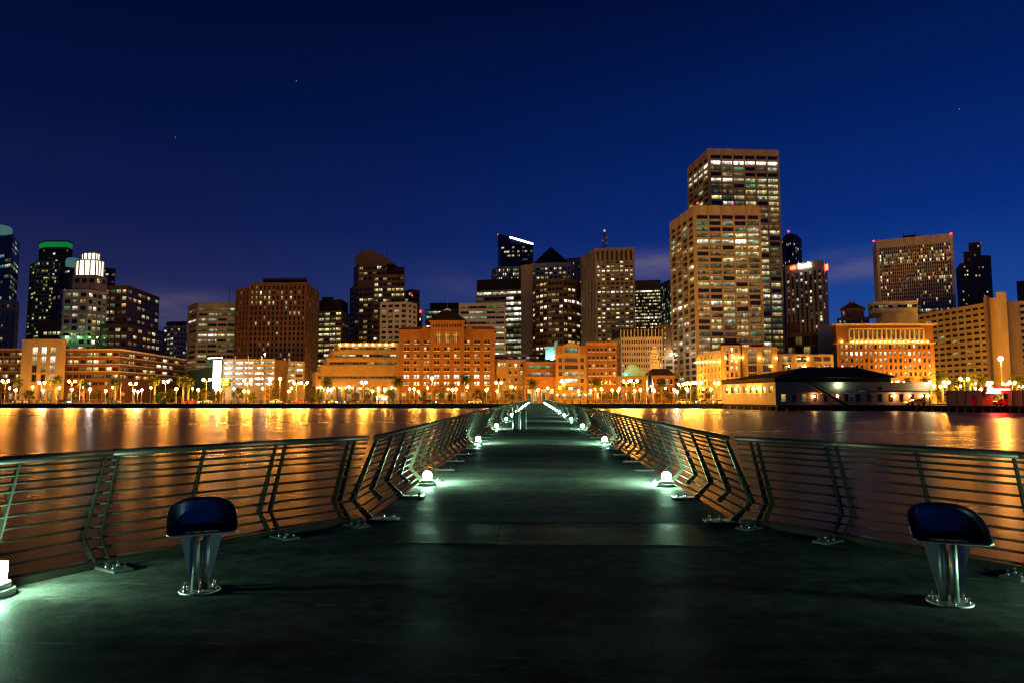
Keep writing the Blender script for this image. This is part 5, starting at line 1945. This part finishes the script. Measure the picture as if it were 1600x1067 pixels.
def lamps(proto, pts, Y, kind, where='by'):
    items = []
    for i, q in enumerate(pts):
        px = q[0] if isinstance(q, tuple) else q
        yy = q[1] if isinstance(q, tuple) else Y
        p = P(px, 620, yy)
        z = GZ if yy < 218 or yy >= 246 else GZ - 0.12
        sc = U(0.88, 1.08)
        if i == 0:
            o = proto
            o.location = (p.x, yy, z)
        else:
            o = dup(proto, (p.x, yy, z), U(-0.5, 0.5), sc)
        items.append((px, o))
    place_labels(items, kind, where)


TALL = street_lamp('tall_street_lamp', 6.9, [-0.95, 0.95], 0.37, SODIUM, 'x', 'tall double street lamps')
lamps(TALL, [7, 64, 111, 207, 258, 322, 348, 386, 463, 475, 568, 779, 883, 979, 991, 1079, 1092, 1409, 1480, 1508, 1548, 1583] + [(1075, 268), (1064, 300), (1120, 262), (1398, 268), (1428, 285), (1452, 290), (1474, 292), (1498, 290), (1522, 286), (1545, 280), (1572, 280), (1596, 280)], 214.5, 'tall double-headed street lamp')
SINGLE = street_lamp('tall_single_lamp', 7.0, [0], 0.4, SODIUM, 'x', 'tall single street lamps')
lamps(SINGLE, [421, 437, 675, 880], 214.5, 'tall single-headed street lamp')
LOW = street_lamp('low_street_lamp', 3.9, [0], 0.37, SODIUM_LOW, 'x', 'low globe street lamps')
lamps(LOW, [24, 111.5, 165, 209, 221, 275, 309, 337, 344, 381, 388, 451, 512, 517, 582, 601, 647, 654, 707, 712.5, 760, 777, 841, 904, 966, 992, 1001, 1022, 1053, 1073, 1111, 1455, 1533, 1560, 923, 940, 957], 203.5, 'low globe lamp')
WHITE_ = street_lamp('white_street_lamp', 3.8, [0], 0.38, WHITE_LAMP, 'x', 'white globe street lamps')
lamps(WHITE_, [67, 140, 215, 1058, 1447, 1451], 204.5, 'low white globe lamp')
KERB = street_lamp('pavement_lamp', 5.2, [0], 0.36, SODIUM_LOW, 'x', 'lamps along the pavement before the facades')
lamps(KERB, [(px, 249.5) for px in (14, 50, 92, 130, 175, 235, 300, 365, 410, 455, 500, 545, 612, 640, 668, 700, 730, 762, 800, 856, 893, 930, 968, 1040, 1100, 1470, 1525)], 249.5, 'pavement lamp beyond the road')
BACK = street_lamp('added_back_lamp', 9.0, [0], 0.45, lightmat('lamp_back_added', (1.0, 0.50, 0.11), 1300), 'x', 'unseen lamps added behind the front row')  # unseen lamps, added to light the towers behind
lamps(BACK, [(px, yy) for px, yy in ((62, 440), (240, 372), (330, 350), (505, 360), (570, 372), (690, 372), (752, 380), (812, 385), (900, 370), (985, 385), (1010, 420), (1238, 420), (1290, 430), (1338, 392), (1400, 390), (1455, 392), (1530, 430))], 380, 'added unseen lamp', 'far behind')
MASTL = street_lamp('high_mast_lamp', 13.2, [0], 0.6, lightmat('lamp_mast', (1.0, 0.42, 0.05), 6000), 'tall mast lamp blazing orange before the balcony hotel', None)
p = P(1567, 620, 214)
MASTL.location = (p.x, 214, GZ)

# ---- palms and broadleaf trees
def leafmat(name, rgb, var=0.35):
    m, t = newmat(name)
    pos = t.n('ShaderNodeNewGeometry').outputs['Position']
    k = t.mapr(t.noise(pos, 0.9, 3.0), 0.3, 0.7, 1 - var, 1 + var)
    c = t.n('ShaderNodeVectorMath', {0: rgb, 3: k}, operation='SCALE').outputs[0]
    d = t.n('ShaderNodeBsdfDiffuse', {'Color': c})
    tr = t.n('ShaderNodeBsdfTranslucent', {'Color': c})
    mx = t.n('ShaderNodeMixShader', {0: 0.3, 1: d.outputs[0], 2: tr.outputs[0]})
    t.n('ShaderNodeOutputMaterial', {0: mx.outputs[0]})


leafmat('palm_leaf', (0.045, 0.055, 0.016))
leafmat('tree_leaf', (0.09, 0.085, 0.022))
leafmat('shrub_leaf', (0.03, 0.05, 0.018))
wallmat('bark', (0.12, 0.085, 0.05), 0.9, 0.35, 2.0)
wallmat('palm_bark', (0.16, 0.11, 0.065), 0.9, 0.35, 2.0)


def palm(seed, h=7.2):
    rg = random.Random(seed)
    t = thing('palm_tree', 'palm', 'tree', group='palms along the waterfront')
    mb = MB()
    lean = rg.uniform(-0.25, 0.25)
    mb.path([(0, 0, -0.1), (lean * 0.3, 0, h * 0.4), (lean, 0, h * 0.9), (lean, 0, h)], [0.36, 0.27, 0.28, 0.36], 9)
    mb.build('trunk', 'palm_bark', t)
    mb = MB()
    for k in range(54):
        az_ = k * 2.399 + rg.uniform(-0.2, 0.2)
        el = math.radians(78 - 112 * (k / 53) ** 0.8 + rg.uniform(-6, 6))
        L = rg.uniform(2.3, 3.1)
        pos = Vector((lean, 0, h + 0.1))
        hd = Vector((math.cos(az_), math.sin(az_), 0))
        side = Vector((-hd.y, hd.x, 0))
        e = el
        pts = [pos.copy()]
        for s_ in range(7):
            pos = pos + (hd * math.cos(e) + Vector((0, 0, math.sin(e)))) * (L / 7)
            e -= math.radians(11)
            pts.append(pos.copy())
        for s_ in range(7):
            a, b = pts[s_], pts[s_ + 1]
            f = (s_ + 0.5) / 7
            wl = 0.55 * math.sin(math.pi * min(1, f * 0.85 + 0.15)) + 0.06
            dn = Vector((0, 0, -0.35 * wl))
            for sg in (-1, 1):
                for q in range(2):
                    u0 = q * 0.5
                    p0, p1 = a.lerp(b, u0 + 0.03), a.lerp(b, u0 + 0.36)
                    tip = a.lerp(b, u0 + 0.75) + side * sg * wl + dn
                    mb.face([p0, p1, tip + (b - a) * 0.12, tip])
    mb.build('crown', 'palm_leaf', t)
    note_kids(t)
    return t


def tree(seed, name='street_tree', h=4.6, rx=1.9, rz=1.7, n=900, leaf='tree_leaf', trunk=1.9, group='broadleaf street trees', ls=0.17):
    rg = random.Random(seed)
    t = thing(name, 'tree', 'tree', group=group)
    mb = MB()
    mb.path([(0, 0, -0.1), (0.05, 0, trunk * 0.6), (0.0, 0.05, trunk)], [0.16, 0.12, 0.10], 7)
    limbs = []
    for k in range(6):
        a = k * 1.05 + rg.uniform(-0.3, 0.3)
        e = Vector((math.cos(a) * rx * rg.uniform(0.35, 0.7), math.sin(a) * rx * rg.uniform(0.35, 0.7), h - rz + rg.uniform(-0.3, 0.8)))
        mb.path([(0, 0, trunk * 0.85), e * 0.5 + Vector((0, 0, trunk * 0.45)), e], [0.08, 0.05, 0.02], 5)
        limbs.append(e)
    mb.build('trunk', 'bark', t)
    mb = MB()
    cl = []
    for k in range(22):
        while True:
            v = Vector((rg.uniform(-1, 1), rg.uniform(-1, 1), rg.uniform(-1, 1)))
            if 0.25 < v.length < 1:
                break
        cl.append((Vector((v.x * rx, v.y * rx, h - rz + v.z * rz)), rg.uniform(0.28, 0.62) * rx * 0.62))
    for k in range(n):
        c, r = rg.choice(cl)
        v = Vector((rg.gauss(0, 1), rg.gauss(0, 1), rg.gauss(0, 1))).normalized() * r * rg.uniform(0.45, 1.05)
        p = c + v
        u = Vector((rg.uniform(-1, 1), rg.uniform(-1, 1), rg.uniform(-1, 1))).normalized()
        w_ = u.orthogonal().normalized()
        s_ = ls * rg.uniform(0.7, 1.4)
        mb.face([p - u * s_, p - w_ * s_ * 0.6, p + u * s_, p + w_ * s_ * 0.6])
    mb.build('crown', leaf, t)
    note_kids(t)
    return t


def scatter(protos, pts, kind):
    items = []
    used = set()
    for i, (px, yy, sc) in enumerate(pts):
        pr = protos[i % len(protos)]
        p = P(px, 620, yy)
        z = GZ if yy < 218 or yy >= 246 else GZ - 0.12
        rz_ = R() * 6.28
        if pr.name not in used:
            used.add(pr.name)
            o = pr
            o.location, o.rotation_euler, o.scale = (p.x, yy, z), (0, 0, rz_), (sc, sc, sc)
        else:
            o = dup(pr, (p.x, yy, z), rz_, sc)
        items.append((px, o))
    place_labels(items, kind)


scatter([palm(1), palm(2, 7.6), palm(3, 6.8)],
        [(24, 222, 1), (88, 217, 1.02), (131, 217, .95), (180, 217, 1), (242, 217, 1), (286, 217, 1.08), (294, 217, .95), (354, 217, .93), (510, 217, 1.02), (622, 217, 1.0),
         (727, 217, 1.05), (832, 217, .95), (931, 217, .97), (1034, 236, .95), (1420, 222, 1.05), (1446, 224, 1), (1473, 222, 1.15), (1491, 225, 1), (1516, 222, 1.12), (1533, 226, 1), (1590, 222, 1.1)],
        'palm tree')
scatter([tree(11), tree(12, h=4.3), tree(13, h=5.0, rx=2.2), tree(14, h=4.4, rx=1.7)],
        [(45, 243, 1), (120, 243, 1.1), (150, 243, 1), (195, 243, 1.05), (265, 244, 1.1), (305, 243, 1), (318, 232, 1), (343, 243, 1.1), (372, 243, 1.15), (392, 230, 1.0), (424, 243, 1.1),
         (440, 232, 1), (484, 243, 1.1), (497, 231, 1.05), (556, 243, 1.1), (573, 232, 1.05), (612, 243, 1), (660, 243, 1.0), (688, 232, 1.05), (705, 243, 1), (745, 243, 1.05), (757, 232, 1),
         (797, 243, 1), (944, 232, 1.1), (960, 243, 1), (984, 243, .9), (1030, 243, 1.0), (1045, 243, 1.1), (1070, 243, 1), (1085, 232, 1), (1104, 243, 1), (1436, 235, 1), (1466, 235, 1), (1500, 235, 1.1), (1555, 225, 1.1), (1572, 230, 1.1), (1597, 218, 1.1)],
        'leafy street tree')
scatter([tree(31, 'dark_shrub', 3.4, 1.7, 1.75, 1500, 'shrub_leaf', 0.7, 'dark shrubs on the promenade', 0.16)],
        [(252, 208, 1.15), (277, 208, 0.75), (173, 206, 0.6)], 'round dark shrub')

# ---- cars standing on the road
for nm, c_ in (('car_white', (0.55, 0.55, 0.53)), ('car_dark', (0.03, 0.032, 0.036)), ('car_red', (0.30, 0.03, 0.02)), ('car_grey', (0.20, 0.21, 0.22)), ('car_yellow', (0.60, 0.36, 0.03))):
    wallmat(nm, c_, 0.25, 0.04, 1.0, metal=0.2, spec=0.6)
wallmat('tyre', (0.015, 0.015, 0.015), 0.9)


def car(paint, label, loc, rz, lights=True):
    t = thing('car', label, 'car', loc, rz, 'cars on the waterfront')
    mb = MB()
    side = [(-2.2, 0.32), (-2.25, 0.62), (-2.1, 0.86), (-1.25, 0.95), (-0.6, 1.38), (0.75, 1.42), (1.45, 0.98), (2.05, 0.92), (2.2, 0.65), (2.15, 0.32)]
    n = len(side)
    def wd(z):
        return 0.86 if z < 0.96 else 0.66
    l = [(x_, -wd(z_), z_) for x_, z_ in side]
    r_ = [(x_, wd(z_), z_) for x_, z_ in side]
    mb.face(l)
    mb.face(r_[::-1])
    for j in range(n):
        k = (j + 1) % n
        mb.face([l[j], r_[j], r_[k], l[k]][::-1])
    mb.build('body', paint, t)
    for sg in (-1, 1):
        mb = MB()
        mb.face([(-1.12, sg * 0.80, 0.98), (1.3, sg * 0.80, 1.0), (0.7, sg * 0.69, 1.36), (-0.55, sg * 0.69, 1.33)][::sg])
        mb.build('side_window', 'glass_dark', t)
        for x_ in (-1.35, 1.35):
            mb = MB()
            mb.path([(x_, sg * 0.70, 0.32), (x_, sg * 0.90, 0.32)], 0.32, 14)
            mb.build('wheel', 'tyre', t)
        if lights:
            mb = MB()
            mb.box(-2.29, -2.2, sg * 0.62 - 0.17, sg * 0.62 + 0.17, 0.60, 0.76)
            mb.build('headlight', HEADLIGHT, t)
            mb = MB()
            mb.box(2.12, 2.24, sg * 0.62 - 0.16, sg * 0.62 + 0.16, 0.68, 0.82)
            mb.build('taillight', TAILLIGHT, t)
    note_kids(t)
    return t


CARS = [(32, 232, 'car_white', 'white car before the long brick block'), (98, 233, 'car_dark', 'dark car before the gatehouse'), (178, 232, 'car_grey', 'grey car before the receding brick wing'),
        (300, 231, 'car_red', 'red car left of the billboard'), (322, 233, 'car_white', 'white car below the billboard'), (432, 232, 'car_white', 'white car before the garage stair tower'),
        (468, 231, 'car_red', 'red car right of the parking garage'), (516, 233, 'car_white', 'white car before the terraced building'), (550, 231, 'car_dark', 'dark car before the terraced building'),
        (671, 233, 'car_dark', 'dark car before the brick hotel'), (744, 232, 'car_white', 'white car before the right half of the brick hotel'),
        (1068, 232, 'car_white', 'leftmost white car by the floodlit hotel'), (1098, 234, 'car_grey', 'grey car by the floodlit hotel'), (1124, 231, 'car_white', 'white car beside the restaurant end')]
for i, (px, yy, paint, lab) in enumerate(CARS):
    car(paint, lab, (P(px, 620, yy).x, yy, GZ - 0.125), math.radians([-3, 180, 2, 90, -60, -90][i % 6] if i % 6 < 3 else random.choice([0, 180, -20])))
p = G(1437, 629.5, DZ)
car('car_yellow', 'yellow car parked on the pier beside the white shed', (P(1437, 620, 156.5).x, 158.2, DZ), math.radians(8), False).location.y = 158.3
q = along(0.495) - nrm * 3.0
car('car_red', 'red-lit car in the open bay under the neon sign', (q.x, q.y, DZ), math.radians(-8), False)

# ---- rocket sculpture on the promenade
wallmat('rocket_metal', (0.42, 0.40, 0.46), 0.28, 0.15, 2.0, metal=0.85)
p = P(1015.5, 620, 202)
t = thing('rocket_sculpture', 'silver rocket sculpture standing on curved legs by the water', 'sculpture', (p.x, 202, GZ))
mb = MB()
mb.lathe([(0.35, 2.2), (0.65, 2.8), (0.92, 4.2), (1.0, 5.8), (0.9, 7.2), (0.62, 8.4), (0.25, 9.2), (0.03, 9.7)], 18)
mb.build('hull', 'rocket_metal', t)
for k in range(3):
    a = 2 * math.pi * k / 3 + 0.5
    c_, s_ = math.cos(a), math.sin(a)
    mb = MB()
    prof_ = [(0.75, 4.4), (1.15, 3.4), (1.35, 2.0), (1.25, 0.05), (1.05, 0.05), (1.05, 1.8), (0.85, 2.6), (0.55, 2.9)]
    tx, ty = -s_ * 0.07, c_ * 0.07
    f_ = [(c_ * r_ + tx, s_ * r_ + ty, z_) for r_, z_ in prof_]
    g_ = [(c_ * r_ - tx, s_ * r_ - ty, z_) for r_, z_ in prof_]
    mb.face(f_)
    mb.face(g_[::-1])
    for j in range(len(f_)):
        i = (j + 1) % len(f_)
        mb.face([f_[j], g_[j], g_[i], f_[i]])
    mb.build('leg', 'rocket_metal', t)
for k, z_ in enumerate((4.6, 4.6, 5.3, 4.0)):
    a = -math.pi / 2 + (-0.6, 0.6, 0.1, 0.75)[k]
    mb = MB()
    mb.ball((1.0 * math.cos(a), 1.0 * math.sin(a), z_), 0.14, 8, 5)
    mb.build('porthole', WARM_SMALL, t)
mb = MB()
mb.lathe([(1.6, -0.02), (1.6, 0.04), (1.5, 0.05)], 20)
mb.build('plinth', 'kerb_stone', t)

# ---- kiosk, flagpoles, traffic lights
p = P(597, 620, 212)
t = thing('kiosk', 'brightly lit white kiosk before the terraced building', 'kiosk', (p.x, 212, GZ))
mb = MB()
mb.box(-1.5, 1.5, -1.2, 1.2, 0, 0.8)
mb.build('counter', 'trim_white', t)
mb = MB()
mb.box(-1.45, 1.45, -1.1, 1.1, 0.802, 2.2)
mb.build('lit_glazing', 'glass_hot', t)
for sx in (-1.45, 0, 1.45):
    mb = MB()
    mb.box(sx - 0.06, sx + 0.06, -1.2, -1.102, 0.802, 2.2)
    mb.build('mullion', 'trim_white', t)
mb = MB()
mb.hexa([(-1.9, -1.6, 2.202), (1.9, -1.6, 2.202), (1.9, 1.6, 2.202), (-1.9, 1.6, 2.202), (-0.3, -0.3, 3.0), (0.3, -0.3, 3.0), (0.3, 0.3, 3.0), (-0.3, 0.3, 3.0)])
mb.build('roof', 'trim_white', t)
def signal(px, Y, label):
    p = P(px, 620, Y)
    t = thing('traffic_light', label, 'traffic light', (p.x, Y, GZ), 0, 'traffic lights on the road')
    mb = MB()
    mb.path([(0, 0, 0), (0, 0, 3.2)], 0.07, 6)
    mb.build('post', 'lamp_post', t)
    mb = MB()
    mb.box(-0.18, 0.18, -0.15, 0.15, 3.2, 4.2)
    mb.build('housing', 'dark_iron', t)
    for k in range(3):
        mb = MB()
        mb.ball((0, -0.14, 3.4 + k * 0.3), 0.14, 8, 5)
        mb.build('signal_lens', SIGNAL_RED if k == 2 else 'glass_dark', t)
signal(838.5, 217.2, 'red traffic light seen between the gate pillars')
signal(853, 217.2, 'red traffic light right of the gate pillars')
signal(729, 217.2, 'red traffic light before the brick hotel')
fl = thing('flagpole', 'x', 'flagpole', group='flagpoles on the promenade')
mb = MB()
mb.path([(0, 0, 0), (0, 0, 7.0)], [0.08, 0.04], 6)
mb.build('pole', 'trim_white', fl)
mb = MB()
mb.face([(0.05, 0, 2.6), (1.1, 0.15, 2.5), (1.15, 0.2, 3.5), (0.05, 0, 3.6)])
mb.face([(0.05, 0.02, 3.6), (1.15, 0.22, 3.5), (1.1, 0.17, 2.5), (0.05, 0.02, 2.6)])
mb.build('banner', wallmat('banner_red', (0.5, 0.08, 0.04), 0.8), fl)
note_kids(fl)
its = []
for i, px in enumerate((124, 188, 414)):
    q = P(px, 620, 210)
    o = fl if i == 0 else dup(fl, (q.x, 210, GZ))
    o.location = (q.x, 210, GZ)
    its.append((px, o))
place_labels(its, 'flagpole with red banner')
